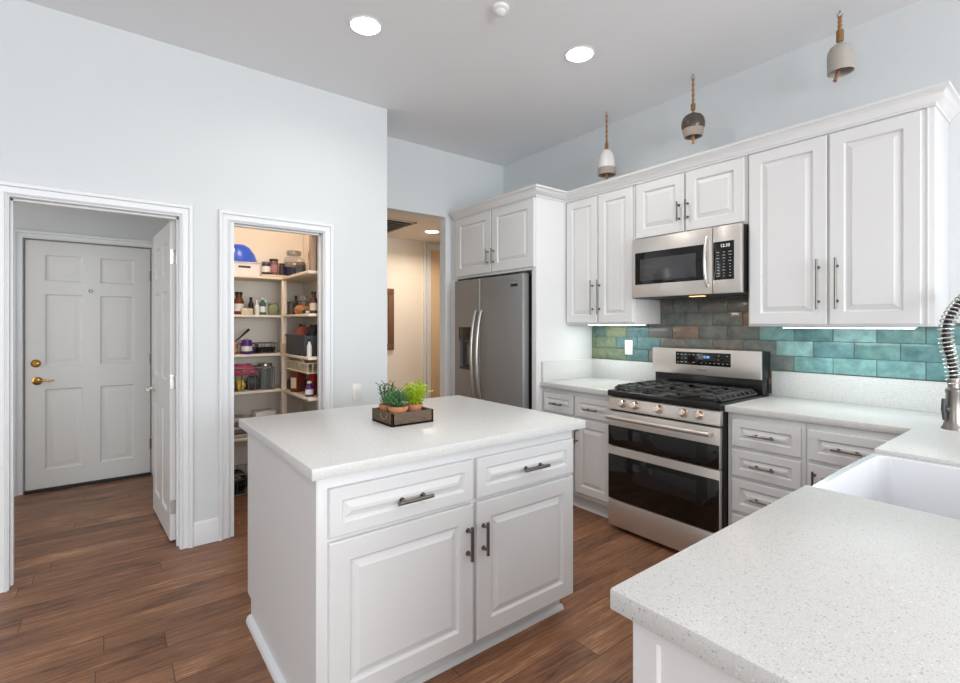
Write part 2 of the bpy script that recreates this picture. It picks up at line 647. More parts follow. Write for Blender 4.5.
def bar_handle(parent, mtx, a, b, length, vertical=True, r=0.0055, stand=0.030):
    """cylindrical bar pull centred at (a,b) on the face frame"""
    mb = MB()
    h = length / 2
    if vertical:
        p0, p1 = (a, b - h, stand), (a, b + h, stand)
        q = [(a, b - h * 0.68), (a, b + h * 0.68)]
    else:
        p0, p1 = (a - h, b, stand), (a + h, b, stand)
        q = [(a - h * 0.6, b), (a + h * 0.6, b)]
    mb.tube([mtx @ Vector(p0), mtx @ Vector(p1)], r, 12)
    for s in q:
        mb.tube([mtx @ Vector((s[0], s[1], 0)), mtx @ Vector((s[0], s[1], stand))], r * 0.85, 10)
        mb.tube([mtx @ Vector((s[0], s[1], 0)), mtx @ Vector((s[0], s[1], 0.003))], r * 1.5, 12)
    return build('handle', mb, M['nickel'], parent)


def front(name, parent, mtx, a0, a1, b0, b1, t=0.02, frame=0.06, handle=None, m='cab'):
    """raised panel door / drawer front between a0..a1, b0..b1 on the face frame"""
    W, H = a1 - a0, b1 - b0
    mm = mtx @ Matrix.Translation((a0, b0, 0))
    mb = MB()
    mb.panel_slab(W, H, t, [(frame, W - frame, frame, H - frame)], mm)
    d = build(name, mb, M[m], parent, angle=20)
    if handle:
        bar_handle(d, mtx, *handle)
    return d


# =================================================================== ROOM SHELL
H = 3.03
XS = 3.335           # stove wall
YL = 3.423           # wall with the two door openings
YB = 3.905           # wall behind the refrigerator
T = 0.11
mb = MB()
mb.box(-3.2, 4.4, -4.6, 6.0, -0.1, 0.0)
struct('floor', mb, M['floor'])
mb = MB()
mb.box(-3.3, XS + 0.12, -4.7, YB + 0.1, H, H + 0.1)
struct('ceiling', mb, M['ceiling'])

mb = MB()    # wall with entry opening and pantry opening
D0, D1, DH = -0.404, 0.376, 2.028      # rough openings; jamb faces sit 18 mm inside
P0, P1 = 0.638, 1.253
mb.box(-3.2, D0, YL, YL + T, 0, H)
mb.box(D0, D1, YL, YL + T, DH, H)
mb.box(D1, P0, YL, YL + T, 0, H)
mb.box(P0, P1, YL, YL + T, DH, H)
mb.box(P1, 1.738, YL, YL + T, 0, H)
bmesh.ops.remove_doubles(mb.bm, verts=mb.bm.verts, dist=1e-5)
struct('wall_left', mb, M['wall'])
mb = MB()
mb.box(1.45, 1.738, YL + T, 5.2, 0, H)
struct('wall_pantry_right', mb, M['wall'])
mb = MB()
mb.box(1.738, 2.603, YB, YB + 0.1, 2.395, H)
mb.box(2.603, XS, YB, YB + 0.1, 0, H)
bmesh.ops.remove_doubles(mb.bm, verts=mb.bm.verts, dist=1e-5)
struct('wall_back', mb, M['wall'])
mb = MB()
mb.box(XS, XS + 0.12, 0.35 - 0.5, YB + 0.1, 0, H)
mb.box(XS, XS + 0.12, -4.6, -3.1, 0, H)
mb.box(XS, XS + 0.12, -3.1, -0.15, 0, 0.95)
mb.box(XS, XS + 0.12, -3.1, -0.15, 2.2, H)
mb.box(XS, XS + 0.12, -0.7, -0.15, 0.95, 2.2)
struct('wall_right', mb, M['wall'])
mb = MB()
mb.box(-3.2, -1.7, -4.7, -4.6, 0, H)
mb.box(2.9, XS + 0.12, -4.7, -4.6, 0, H)
mb.box(-1.7, 2.9, -4.7, -4.6, 2.6, H)
mb.box(-1.7, 2.9, -4.7, -4.6, 0, 0.3)
struct('wall_rear', mb, M['wall'])
mb = MB()
mb.box(-3.3, -3.2, -4.7, -2.4, 0, H)
mb.box(-3.3, -3.2, 0.6, YL + T, 0, H)
mb.box(-3.3, -3.2, -2.4, 0.6, 2.4, H)
mb.box(-3.3, -3.2, -2.4, 0.6, 0, 0.3)
struct('wall_west', mb, M['wall'])


def window(name, mtx, w_, h_, mull):
    mb = MB()
    f = 0.06
    for a0, a1, b0, b1 in ((0, w_, 0, f), (0, w_, h_ - f, h_), (0, f, 0, h_), (w_ - f, w_, 0, h_)):
        mb.box(a0, a1, b0, b1, -0.08, -0.02, mtx=mtx)
    for k in range(1, mull):
        x = w_ * k / mull
        mb.box(x - 0.03, x + 0.03, f, h_ - f, -0.075, -0.025, mtx=mtx)
    o = struct(name, mb, M['winframe'])
    return o


window('window_1', Matrix(((-1, 0, 0, 2.9), (0, 0, 1, -4.6), (0, 1, 0, 0.3), (0, 0, 0, 1))), 4.6, 2.3, 3)
window('window_2', Matrix(((0, 0, -1, XS), (-1, 0, 0, -0.7), (0, 1, 0, 0.95), (0, 0, 0, 1))), 2.4, 1.25, 2)
window('window_3', Matrix(((0, 0, 1, -3.2), (1, 0, 0, -2.4), (0, 1, 0, 0.3), (0, 0, 0, 1))), 3.0, 2.1, 2)

# foyer behind the entry opening
mb = MB()
mb.box(-1.7, -1.6, YL + T, 5.4, 0, 2.6)
struct('wall_foyer_left', mb, M['wall'])
mb = MB()
mb.box(0.47, 0.60, YL + T, 5.4, 0, 2.75)
struct('wall_foyer_right', mb, M['wall'])
E0, E1, EH = -0.507, 0.329, 2.041
mb = MB()
mb.box(-1.7, E0 - 0.012, 5.3, 5.4, 0, 2.6)
mb.box(E1 + 0.012, 0.60, 5.3, 5.4, 0, 2.6)
mb.box(E0 - 0.012, E1 + 0.012, 5.3, 5.4, EH + 0.012, 2.6)
mb.box(E0 - 0.012, E1 + 0.012, 5.355, 5.4, 0, EH + 0.012)  # unseen slab added behind the entry door to block light through its gaps
struct('wall_foyer_back', mb, M['wall'])
mb = MB()
mb.box(-1.7, 0.60, YL + T, 5.4, 2.6, 2.7)
struct('ceiling_foyer', mb, M['ceiling'])

# pantry
mb = MB()
mb.box(0.47, 1.738, 4.5, 4.6, 0, 2.75)
struct('wall_pantry_back', mb, M['pantrywall'])
mb = MB()
mb.box(0.60, 0.612, YL + T, 4.5, 0, 2.75)
mb.box(1.438, 1.45, YL + T, 4.5, 0, 2.75)
mb.box(P1 + 0.02, 1.438, YL + T, YL + T + 0.012, 0, 2.75)
mb.box(P0 - 0.02, P1 + 0.02, YL + T, YL + T + 0.012, DH + 0.02, 2.75)
struct('wall_pantry_lining', mb, M['pantrywall'])
mb = MB()
mb.box(0.60, 1.45, YL + T, 4.5, 2.75, 2.8)
struct('ceiling_pantry', mb, M['ceiling'])

# hallway behind the tall opening
HB = 5.2
mb = MB()
mb.box(1.738, 4.3, HB, HB + 0.1, 0, 2.5)
struct('wall_hall_back', mb, M['hallwall'])
mb = MB()
mb.box(4.2, 4.3, YB + 0.1, HB, 0, 2.5)
mb.box(XS + 0.12, 4.3, YB, YB + 0.1, 0, 2.5)
struct('wall_hall_right', mb, M['hallwall'])
mb = MB()
mb.box(1.738, 4.3, YB + 0.1, HB, 2.395, 2.5)
struct('ceiling_hall', mb, M['hallwall'])
mb = MB()
mb.box(1.738, 1.75, YB + 0.1, HB, 0, 2.395)
struct('wall_hall_left', mb, M['hallwall'])

# casings, jambs and baseboards
PROF = [(0.004, 0), (0.004, 0.010), (0.012, 0.015), (0.016, 0.007), (0.042, 0.012), (0.047, 0.022), (0.064, 0.025), (0.068, 0.018), (0.068, 0)]


def jamb(mb, x0, x1, zt, y0, y1, t=0.018):
    mb.box(x0 - 0.001, x0 + t, y0, y1, 0, zt)
    mb.box(x1 - t, x1 + 0.001, y0, y1, 0, zt)
    mb.box(x0 + t, x1 - t, y0, y1, zt - t, zt + 0.001)
    # stop
    ys = (y0 + y1) / 2
    mb.box(x0 + t, x0 + t + 0.01, ys, ys + 0.035, 0, zt - t)
    mb.box(x1 - t - 0.01, x1 - t, ys, ys + 0.035, 0, zt - t)
    mb.box(x0 + t, x1 - t, ys, ys + 0.035, zt - t - 0.01, zt - t)


mb = MB()
mb.casing(face_S(0, YL, 0), D0 + 0.016, D1 - 0.016, DH - 0.014, PROF)
jamb(mb, D0, D1, DH, YL - 0.001, YL + T + 0.001)
struct('trim_1', mb, M['trim'])
mb = MB()
mb.casing(face_S(0, YL, 0), P0 - 0.004, P1 - 0.016, DH - 0.016, PROF)
jamb(mb, P0, P1, DH, YL - 0.001, YL + T + 0.001)
struct('trim_2', mb, M['trim'])
mb = MB()
mb.casing(face_S(0, 5.3, 0), E0 - 0.004, E1 + 0.004, EH + 0.006, PROF)
struct('trim_3', mb, M['trim'])
BPROF = [(0, 0), (0.014, 0), (0.014, 0.105), (0.010, 0.118), (0.011, 0.126), (0.005, 0.140), (0, 0.142)]
mb = MB()
mb.sweep([(D1 + 0.05, YL), (P0 - 0.06, YL)], [(0, -1)], BPROF)
mb.sweep([(P1 + 0.05, YL), (1.738, YL)], [(0, -1)], BPROF)
mb.sweep([(-3.2, YL), (D0 - 0.05, YL)], [(0, -1)], BPROF)
struct('baseboard_left', mb, M['trim'])
mb = MB()
mb.sweep([(-1.6, 5.3), (E0 - 0.075, 5.3)], [(0, -1)], BPROF)
struct('baseboard_foyer', mb, M['trim'])
mb = MB()
mb.sweep([(1.76, HB), (3.12, HB)], [(0, -1)], BPROF)
struct('baseboard_hall', mb, M['trim'])
# door at the end of the hallway, seen as a sliver beside the opening
mb = MB()
mb.casing(face_S(0, HB, 0), 3.24, 4.0, 2.30, PROF)
mb.box(3.13, 3.155, HB - 0.03, HB, 0, 2.395)
struct('trim_4', mb, M['trim'])
mb = MB()
mb.box(3.25, 3.99, HB - 0.012, HB, 0.01, 2.295, 0.002)
struct('door_3', mb, mat('tan_hall_door', (216, 190, 156), 0.5))

# =================================================================== DOORS
SIX = lambda w_, h_: [(x0, x1, y0 * h_, y1 * h_) for x0, x1 in ((0.145 * w_, 0.43 * w_), (0.57 * w_, 0.855 * w_))
                      for y0, y1 in ((0.075, 0.40), (0.495, 0.785), (0.838, 0.945))]
DR = ((0, 0), (0.010, -0.011), (0.018, -0.012), (0.050, -0.001), (0.054, -0.001))


def lever(parent, p, n, t_, m, name='lever_handle', L=0.105):
    """lever set: rose at p, outward n, lever along t_"""
    p, n, t_ = Vector(p), Vector(n), Vector(t_)
    mb = MB()
    mb.tube([p, p + n * 0.006, p + n * 0.010, p + n * 0.014], [0.033, 0.033, 0.028, 0.014], 24)
    mb.tube([p + n * 0.01, p + n * 0.045], 0.011, 14)
    k = [p + n * 0.045 - t_ * 0.012, p + n * 0.047 + t_ * 0.02, p + n * 0.048 + t_ * 0.05 + Vector((0, 0, 0.006)),
         p + n * 0.046 + t_ * 0.08 + Vector((0, 0, -0.002)), p + n * 0.042 + t_ * L + Vector((0, 0, 0.004))]
    mb.tube(k, [0.009, 0.011, 0.008, 0.007, 0.005], 12)
    return build(name, mb, m, parent)


def hinge(parent, p, m, name='hinge', ax=(0.018, 0.012)):
    mb = MB()
    x, y, z = p
    mb.tube([(x, y, z - 0.045), (x, y, z + 0.045)], 0.007, 10)
    mb.box(x - ax[0], x + ax[0], y - 0.002, y + 0.001, z - 0.044, z + 0.044)
    return build(name, mb, m, parent)


mb = MB()
WE, HE = E1 - E0, EH - 0.02
mb.panel_slab(WE, HE, 0.044, SIX(WE, HE), face_S(E0, 5.305, 0.02), rings=DR)
d = struct('door_1', mb, M['door'])
for x, z in ((E0 + 0.075, 0.90),):
    o = lever(d, (x, 5.305, z), (0, -1, 0), (1, 0, 0), M['brass'])
    o['label'] = 'polished brass lever'
mb = MB()
mb.tube([(E0 + 0.066, 5.305, 1.043), (E0 + 0.066, 5.299, 1.043), (E0 + 0.066, 5.293, 1.043), (E0 + 0.066, 5.285, 1.043)], [0.032, 0.032, 0.026, 0.018], 24)
mb.box(E0 + 0.062, E0 + 0.088, 5.268, 5.286, 1.035, 1.051, 0.003)
build('deadbolt', mb, M['brass'], d)
mb = MB()
mb.tube([(-0.094, 5.305, 1.644), (-0.094, 5.299, 1.644)], 0.016, 18)
mb.tube([(-0.094, 5.299, 1.644), (-0.094, 5.288, 1.644)], [0.014, 0.007], 16)
build('peephole', mb, M['nickel'], d)
mb = MB()
mb.box(E0 + 0.002, E1 - 0.002, 5.27, 5.35, 0.0, 0.022)
build('door_sweep', mb, M['sweep'], d)
for z in (0.28, 1.05, 1.80):
    hinge(d, (E1 + 0.004, 5.302, z), M['nickel'], ax=(0.010, 0.01))

# inner six panel door swung open into the foyer
WI, HI = 0.715, 1.985
d = bpy.data.objects.new('door_2', None)
COL.objects.link(d)
d['kind'] = 'structure'
d.location = (D1 - 0.020, YL + T + 0.02, 0.0)
d.rotation_euler = (0, 0, R(3.2))
# local: door runs along +Y from hinge; visible face looks to -X
mb = MB()
mm = Matrix(((0, 0, -1, -0.035), (-1, 0, 0, WI + 0.01), (0, 1, 0, 0.012), (0, 0, 0, 1)))
mb.panel_slab(WI, HI, 0.0175, SIX(WI, HI), mm, rings=DR)
mm = Matrix(((0, 0, 1, 0.0), (1, 0, 0, 0.01), (0, 1, 0, 0.012), (0, 0, 0, 1)))
mb.panel_slab(WI, HI, 0.0175, SIX(WI, HI), mm, rings=DR)
build('door_slab', mb, M['door'], d, local=True)
for s, x in ((-1, -0.035), (1, 0.0)):
    mb = MB()
    p = Vector((x, WI - 0.055, 0.90)); n = Vector((s, 0, 0)); t_ = Vector((0, -1, 0))
    mb.tube([p, p + n * 0.006, p + n * 0.012], [0.031, 0.031, 0.016], 22)
    mb.tube([p + n * 0.01, p + n * 0.05], 0.010, 12)
    mb.tube([p + n * 0.05 - t_ * 0.01, p + n * 0.052 + t_ * 0.04, p + n * 0.05 + t_ * 0.1], [0.013, 0.012, 0.009], 12)
    build('lever_handle', mb, M['steelpol'], d, local=True)
for z in (0.22, 1.0, 1.78):
    mb = MB()
    mb.tube([(0.004, 0.004, z - 0.045), (0.004, 0.004, z + 0.045)], 0.006, 10)
    mb.box(-0.033, 0.004, 0.0055, 0.0098, z - 0.044, z + 0.044)
    build('hinge', mb, M['steelpol'], d, local=True)

# =================================================================== ISLAND
isl = thing('kitchen_island', 'white kitchen island cabinet with two drawers above two doors, standing alone on the brown floor', 'kitchen island', (1.13, 2.0, 0))
IX0, IX1, IY0, IY1 = 0.535, 1.735, 1.535, 2.455
mb = MB()
mb.box(IX0, IX1, IY0, IY1, 0.098, 0.873, 0.002)
mb.box(IX0 + 0.001, IX1 - 0.015, IY0 + 0.065, IY1 - 0.055, 0.0, 0.099)
build('body', mb, M['cab'], isl)
# thin finished end panel on the seen end, with toe notch at the back
mb = MB()
mtx = Matrix(((0, 0, -1, IX0), (1, 0, 0, 0), (0, 1, 0, 0), (0, 0, 0, 1)))
mb.poly_extrude([(IY0 - 0.002, 0), (IY1 - 0.06, 0), (IY1 - 0.06, 0.10), (IY1 + 0.004, 0.10), (IY1 + 0.004, 0.873), (IY0 - 0.002, 0.873)], 0.0, 0.005, mtx=mtx)
o = build('end_panel', mb, M['cab'], isl)
# quarter round along floor
mb = MB()
QR = [(0, 0), (0.018, 0), (0.017, 0.008), (0.012, 0.015), (0.006, 0.019), (0, 0.02)]
mb.sweep([(IX1 - 0.005, IY0 + 0.065), (IX0 - 0.005, IY0 + 0.065)], [(0, -1)], QR)
build('shoe_molding', mb, M['kick'], isl)
mb = MB()
mb.sweep([(IX0 - 0.005, IY0), (IX0 - 0.005, IY1 - 0.06)], [(-1, 0)], [(0, 0), (0.022, 0), (0.021, 0.012), (0.016, 0.024), (0.008, 0.03), (0, 0.031)])
build('shoe_molding', mb, M['trim'], isl)
F = face_S(0, IY0 - 0.02, 0)
front('drawer', isl, F, 0.567, 1.141, 0.668, 0.826, frame=0.042, handle=(0.868, 0.737, 0.142, False, 0.0065))
front('drawer', isl, F, 1.161, 1.722, 0.668, 0.826, frame=0.042, handle=(1.462, 0.742, 0.142, False, 0.0065))
front('door', isl, F, 0.567, 1.141, 0.108, 0.652, frame=0.068, handle=(1.113, 0.512, 0.130, True, 0.0065))
front('door', isl, F, 1.161, 1.722, 0.108, 0.652, frame=0.068, handle=(1.190, 0.512, 0.130, True, 0.0065))
mb = MB()
mb.box(0.501, 1.772, 1.485, 2.512, 0.873, 0.91, 0.002)
tag(build('island_countertop', mb, M['quartz']), 'speckled white quartz slab topping the freestanding island', 'countertop')

# =================================================================== BASE CABINETS
BX = 2.745         # carcass face of base cabinets on stove wall


def base_carcass(parent, y0, y1, x0=BX, x1=XS, kick=0.06):
    mb = MB()
    mb.box(x0, x1 - 0.002, y0, y1, 0.10, 0.874, 0.0015)
    mb.box(x0 + kick, x1 - 0.002, y0, y1, 0.0, 0.101)
    return build('body', mb, M['cab'], parent)


FB = face_W(BX - 0.02, 0, 0)    # a = -y
bl = thing('base_cabinet', 'white base cabinet with two drawers above two doors between range and refrigerator panel', 'cabinet', (3.0, 2.38, 0), group=None)
base_carcass(bl, 2.052, 2.718)
mb = MB()
mb.sweep([(BX + 0.06, 2.052), (BX + 0.06, 2.718)], [(-1, 0)], QR)
build('shoe_molding', mb, M['kick'], bl)
front('drawer', bl, FB, -2.706, -2.405, 0.690, 0.832, frame=0.038, handle=(-2.556, 0.752, 0.115, False, 0.005))
front('drawer', bl, FB, -2.385, -2.066, 0.690, 0.832, frame=0.038, handle=(-2.226, 0.752, 0.115, False, 0.005))
front('door', bl, FB, -2.706, -2.405, 0.135, 0.670, frame=0.055, handle=(-2.43, 0.55, 0.115, True, 0.005))
front('door', bl, FB, -2.385, -2.066, 0.135, 0.670, frame=0.055, handle=(-2.36, 0.55, 0.115, True, 0.005))

br_ = thing('base_cabinet', 'white base cabinet with a stack of four drawers right of the range', 'cabinet', (3.0, 1.09, 0))
base_carcass(br_, 0.911, 1.289)
for (z0, z1) in ((0.703, 0.838), (0.552, 0.682), (0.333, 0.512 - 0.0), (0.12, 0.313)):
    pass
zs = [(0.694, 0.840), (0.532, 0.674), (0.340, 0.512), (0.125, 0.320)]
for z0, z1 in zs:
    front('drawer', br_, FB, -1.262, -0.928, z0, z1, frame=0.04, handle=(-1.098, (z0 + z1) / 2, 0.118, False, 0.005))
bc = thing('base_cabinet', 'white corner base cabinet with one wide drawer above a door', 'cabinet', (3.0, 0.7, 0))
base_carcass(bc, 0.52, 0.909)
front('drawer', bc, FB, -0.897, -0.56, 0.694, 0.840, frame=0.04, handle=(-0.735, 0.765, 0.118, False, 0.005))
front('door', bc, FB, -0.897, -0.56, 0.125, 0.674, frame=0.055, handle=(-0.868, 0.58, 0.13, True, 0.005))

# peninsula cabinets
pe = thing('base_cabinet', 'white end cabinet holding up the near tip of the sink counter', 'cabinet', (1.1, 0.2, 0))
mb = MB()
mb.box(0.70, 1.50, -0.18, 0.478, 0.098, 0.872, 0.0015)
mb.box(0.70, 1.50, -0.18, 0.42, 0, 0.10)
build('body', mb, M['cab'], pe)
mb = MB()
mb.panel_slab(0.658, 0.872, 0.014, [(0.045, 0.613, 0.09, 0.85)], face_W(0.686, 0.478, 0.0), rings=((0, 0), (0.004, -0.006), (0.010, -0.006), (0.012, -0.006)))
build('end_panel', mb, M['cab'], pe, angle=20)
mb = MB()
fr = Matrix(((-1, 0, 0, 0), (0, 0, 1, 0.498), (0, 1, 0, 0), (0, 0, 0, 1)))
front('door', pe, fr, -1.09, -0.72, 0.12, 0.652, handle=(-1.06, 0.52, 0.12, True))
front('door', pe, fr, -1.48, -1.11, 0.12, 0.652, handle=(-1.14, 0.52, 0.12, True))
front('drawer', pe, fr, -1.09, -0.72, 0.672, 0.83, frame=0.042, handle=(-0.9, 0.75, 0.12, False))
front('drawer', pe, fr, -1.48, -1.11, 0.672, 0.83, frame=0.042, handle=(-1.3, 0.75, 0.12, False))
sc_ = thing('sink_cabinet', 'white cabinet under the farmhouse sink along the inner side of the peninsula', 'cabinet', (2.1, 0.15, 0))
mb = MB()
mb.box(1.502, 2.72, -0.18, 0.478, 0.098, 0.60, 0.0015)
mb.box(2.205, 3.33, -0.18, 0.478, 0.098, 0.872, 0.0015)
mb.box(1.502, 3.33, -0.18, 0.42, 0, 0.10)
build('body', mb, M['cab'], sc_)
front('door', sc_, fr, -1.86, -1.52, 0.12, 0.585, handle=(-1.83, 0.48, 0.12, True))
front('door', sc_, fr, -2.20, -1.88, 0.12, 0.585, handle=(-1.91, 0.48, 0.12, True))

# =================================================================== COUNTERTOPS
CT0, CT1 = 0.874, 0.91
mb = MB()
mb.box(2.70, XS - 0.001, 2.048, 2.719, CT0, CT1, 0.002)
ct = tag(build('countertop', mb, M['quartz']), 'short white quartz counter between range and refrigerator panel', 'countertop')
mb = MB()
mb.box(XS - 0.022, XS - 0.001, 2.048, 2.719, CT1, 1.066, 0.002)
mb.box(2.715, XS - 0.022, 2.699, 2.719, CT1, 1.066, 0.002)
build('upstand', mb, M['quartz'], ct)
mb = MB()
SX0, SX1, SYB = 1.536, 2.179, 0.02
mb.poly_extrude([(0.67, 0.511), (0.67, -0.25), (XS - 0.001, -0.25), (XS - 0.001, 1.2915), (2.706, 1.2915), (2.735, 0.511), (SX1, 0.511), (SX1, SYB), (SX0, SYB), (SX0, 0.511)],
                CT0, CT1, 0.004)
ct = tag(build('countertop', mb, M['quartz']), 'long L-shaped white quartz counter running from the range round the sink to the foreground', 'countertop')
mb = MB()
mb.box(XS - 0.022, XS - 0.001, -0.25, 1.288, CT1, 1.066, 0.002)
build('upstand', mb, M['quartz'], ct)

# farmhouse sink
sk = thing('farmhouse_sink', 'white farmhouse sink with bowed apron front set into the near counter', 'sink', (1.86, 0.26, 0.61))


def rrect(x0, x1, y0, y1, r, n=6, bow=0.0):
    pts = []
    for cx, cy, a0 in ((x1 - r, y1 - r, 0), (x0 + r, y1 - r, 90), (x0 + r, y0 + r, 180), (x1 - r, y0 + r, 270)):
        for k in range(n + 1):
            a = R(a0 + 90 * k / n)
            pts.append([cx + r * math.cos(a), cy + r * math.sin(a)])
        if a0 == 0:   # extra points along the front edge
            for k in range(1, 12):
                f = k / 12
                pts.append([x1 - r + (x0 - x1 + 2 * r) * f, y1])
    for p in pts:
        if p[1] > (y0 + y1) / 2:
            f = (p[0] - x0) / (x1 - x0)
            p[1] += bow * (1 - (2 * f - 1) ** 2) * (p[1] - (y0 + y1) / 2) / ((y1 - y0) / 2)
    return pts


mb = MB()
x0, x1, y0, y1 = SX0 + 0.001, SX1 - 0.001, SYB + 0.001, 0.514
levels = [(rrect(x0, x1, y0, y1, 0.02, bow=0.006), 0.612), (rrect(x0, x1, y0, y1, 0.02, bow=0.006), 0.889),
          (rrect(x0 + 0.004, x1 - 0.004, y0 + 0.004, y1 - 0.004, 0.02, bow=0.006), 0.895),
          (rrect(x0 + 0.022, x1 - 0.022, y0 + 0.022, y1 - 0.022, 0.03, bow=0.005), 0.895),
          (rrect(x0 + 0.026, x1 - 0.026, y0 + 0.026, y1 - 0.026, 0.035, bow=0.005), 0.889),
          (rrect(x0 + 0.034, x1 - 0.034, y0 + 0.034, y1 - 0.034, 0.045, bow=0.004), 0.66),
          (rrect(x0 + 0.05, x1 - 0.05, y0 + 0.05, y1 - 0.05, 0.045, bow=0.004), 0.645)]
rings = [[mb.bm.verts.new((p[0], p[1], z)) for p in pts] for pts, z in levels]
for a, b in zip(rings, rings[1:]):
    for k in range(len(a)):
        l = (k + 1) % len(a)
        mb.bm.faces.new([a[k], a[l], b[l], b[k]])
mb.bm.faces.new(list(reversed(rings[0])))
mb.bm.faces.new(rings[-1])
bmesh.ops.recalc_face_normals(mb.bm, faces=mb.bm.faces)
build('basin', mb, M['porcelain'], sk)
mb = MB()
mb.lathe([(0.0, 0.0), (0.045, 0.0), (0.045, 0.003), (0.036, 0.004), (0.03, 0.001), (0, 0.001)], (1.86, 0.24, 0.645), 24)
build('drain', mb, M['steelpol'], sk)

# =================================================================== UPPER CABINETS
UX = 3.01          # carcass face
FU = face_W(UX - 0.02, 0, 0)
UT = 2.37


def upper(label, y0, y1, z0, doors, hl, hz, fr_=0.06, xo=UX, lightrail=True):
    t = thing('wall_cabinet', label, 'cabinet', (3.17, (y0 + y1) / 2, z0))
    mb = MB()
    mb.box(xo, XS - 0.002, y0, y1, z0, UT, 0.0015)
    build('body', mb, M['cab'], t)
    for (a, b, hx) in doors:
        front('door', t, FU, -a, -b, z0 + 0.012, 2.348, frame=fr_, handle=(-hx, hz, hl, True, 0.0055))
    return t


c1 = upper('white two-door wall cabinet between refrigerator cabinet and microwave', 2.067, 2.719, 1.362,
           [(2.705, 2.395, 2.436), (2.383, 2.08, 2.372)], 0.265, 1.567, 0.058)
c2 = upper('short white two-door wall cabinet above the microwave', 1.299, 2.063, 1.953,
           [(2.05, 1.692, 1.722), (1.676, 1.312, 1.662)], 0.13, 2.097, 0.06)
c3 = upper('large white two-door wall cabinet at the right end over the long counter', 0.483, 1.295, 1.345,
           [(1.283, 0.898, 0.935), (0.886, 0.527, 0.852)], 0.265, 1.567, 0.062)
# vertical bead on the right-hand stile of the end cabinet
mb = MB()
mb.box(UX - 0.006, UX + 0.004, 0.503, 0.511, 1.35, 2.365, 0.002)
build('bead', mb, M['cab'], c3)

# refrigerator surround
FX = 2.665
fc = thing('refrigerator_cabinet', 'white cabinet over the refrigerator with tall side panel down to the counter', 'cabinet', (3.0, 3.28, 0))
mb = MB()
mb.box(FX, XS - 0.002, 2.775, YB - 0.004, 1.79, UT, 0.0015)
mb.box(FX, FX + 0.02, 3.815, YB - 0.004, 0, 1.79, 0.001)
build('body', mb, M['cab'], fc)
mb = MB()
mb.box(FX - 0.002, XS - 0.002, 2.721, 2.772, 0, UT, 0.0015)
build('side_panel', mb, M['cab'], fc)
FF = face_W(FX - 0.02, 0, 0)
front('door', fc, FF, -3.795, -3.265, 1.812, 2.352, frame=0.072, handle=(-3.300, 1.945, 0.135, True, 0.0055))
front('door', fc, FF, -3.250, -2.732, 1.812, 2.352, frame=0.072, handle=(-3.222, 1.945, 0.135, True, 0.0055))

# crown
mb = MB()
cp = [(0.0, UT - 0.012), (0.006, UT - 0.012), (0.008, UT), (0.016, UT + 0.004), (0.019, UT + 0.014), (0.030, UT + 0.022), (0.042, UT + 0.036), (0.047, UT + 0.046),
      (0.056, UT + 0.049), (0.058, UT + 0.062), (0.052, UT + 0.064), (0.0, UT + 0.064), (-0.02, UT + 0.064), (-0.02, UT + 0.001), (0.0, UT + 0.001)]
mb.sweep([(XS - 0.002, 0.483), (UX - 0.004, 0.483), (UX - 0.004, 2.721), (FX - 0.005, 2.721), (FX - 0.005, 3.835)],
         [(0, -1), (-1, 0), (0, -1), (-1, 0)], cp)
tag(build('crown_molding', mb, M['cab'], angle=50), 'white stepped crown molding running along the tops of all the wall cabinets', 'molding')

# =================================================================== TILE BACKSPLASH
random.seed(11)
ts = thing('tile_backsplash', 'glazed brick tiles in mixed teal, green and brown between counter and wall cabinets', 'backsplash', (XS, 1.4, 1.066))
mb = MB()
mb.box(XS - 0.004, XS - 0.0005, 0.0, 2.718, 1.066, 1.362)
mb.box(XS - 0.004, XS - 0.0005, 1.29, 2.045, 0.92, 1.066)
mb.box(XS - 0.004, XS - 0.0005, 1.297, 2.065, 1.362, 1.56)
build('grout', mb, M['grout'], ts)
mb = MB()
lay = mb.bm.faces.layers.float_color.new('tile_colour')
teal = [(98, 134, 134), (88, 124, 125), (108, 146, 144), (94, 128, 125), (122, 156, 155), (84, 117, 120)]
slate = [(100, 96, 90), (94, 93, 89), (106, 97, 87), (88, 94, 92), (114, 97, 85), (88, 92, 90)]
green = [(98, 110, 88), (86, 106, 98), (106, 114, 88), (80, 106, 104)]


def tile_col(y):
    if y > 2.42: p = random.choice(green)
    elif y > 2.15: p = random.choice([(78, 104, 106), (82, 108, 110), (84, 96, 96)])
    elif y > 1.36: p = random.choice(slate)
    elif y > 1.2: p = random.choice(teal[:2] + slate[3:4])
    else: p = random.choice(teal)
    return lin(p)


pitch_z, pitch_y, g = 0.0925, 0.2, 0.0016
z = 1.0705 - 2 * pitch_z
row = 0
while z < 1.56:
    off = 2.567 + (0.0 if row % 2 == 0 else 0.1) - 0.0
    y = off + 0.4
    while y > -0.05:
        ya, yb = y - pitch_y + g, y - g
        za, zb = z + g, z + pitch_z - g
        # clip against the areas that carry tile
        if zb <= 1.069: lo, hi, zt = 1.285, 2.045, 1.5
        elif za >= 1.34: lo, hi, zt = 1.298, 2.064, 1.56
        else: lo, hi, zt = 0.0, 2.717, 1.36
        a, b_ = max(ya, lo), min(yb, hi)
        if za < 1.069 < zb: za = 1.069
        zb = min(zb, zt)
        if b_ - a > 0.012 and zb - za > 0.01 and za > 0.915:
            before = set(mb.bm.faces)
            mb.box(XS - 0.0095 - random.uniform(0, 0.0012), XS - 0.003, a, b_, za, zb, 0.0016, 2)
            c = tile_col((a + b_) / 2)
            k = random.uniform(0.9, 1.12) * 1.35
            for f in set(mb.bm.faces) - before:
                f[lay] = (c[0] * k, c[1] * k, c[2] * k, 1)
        y -= pitch_y
    z += pitch_z
    row += 1
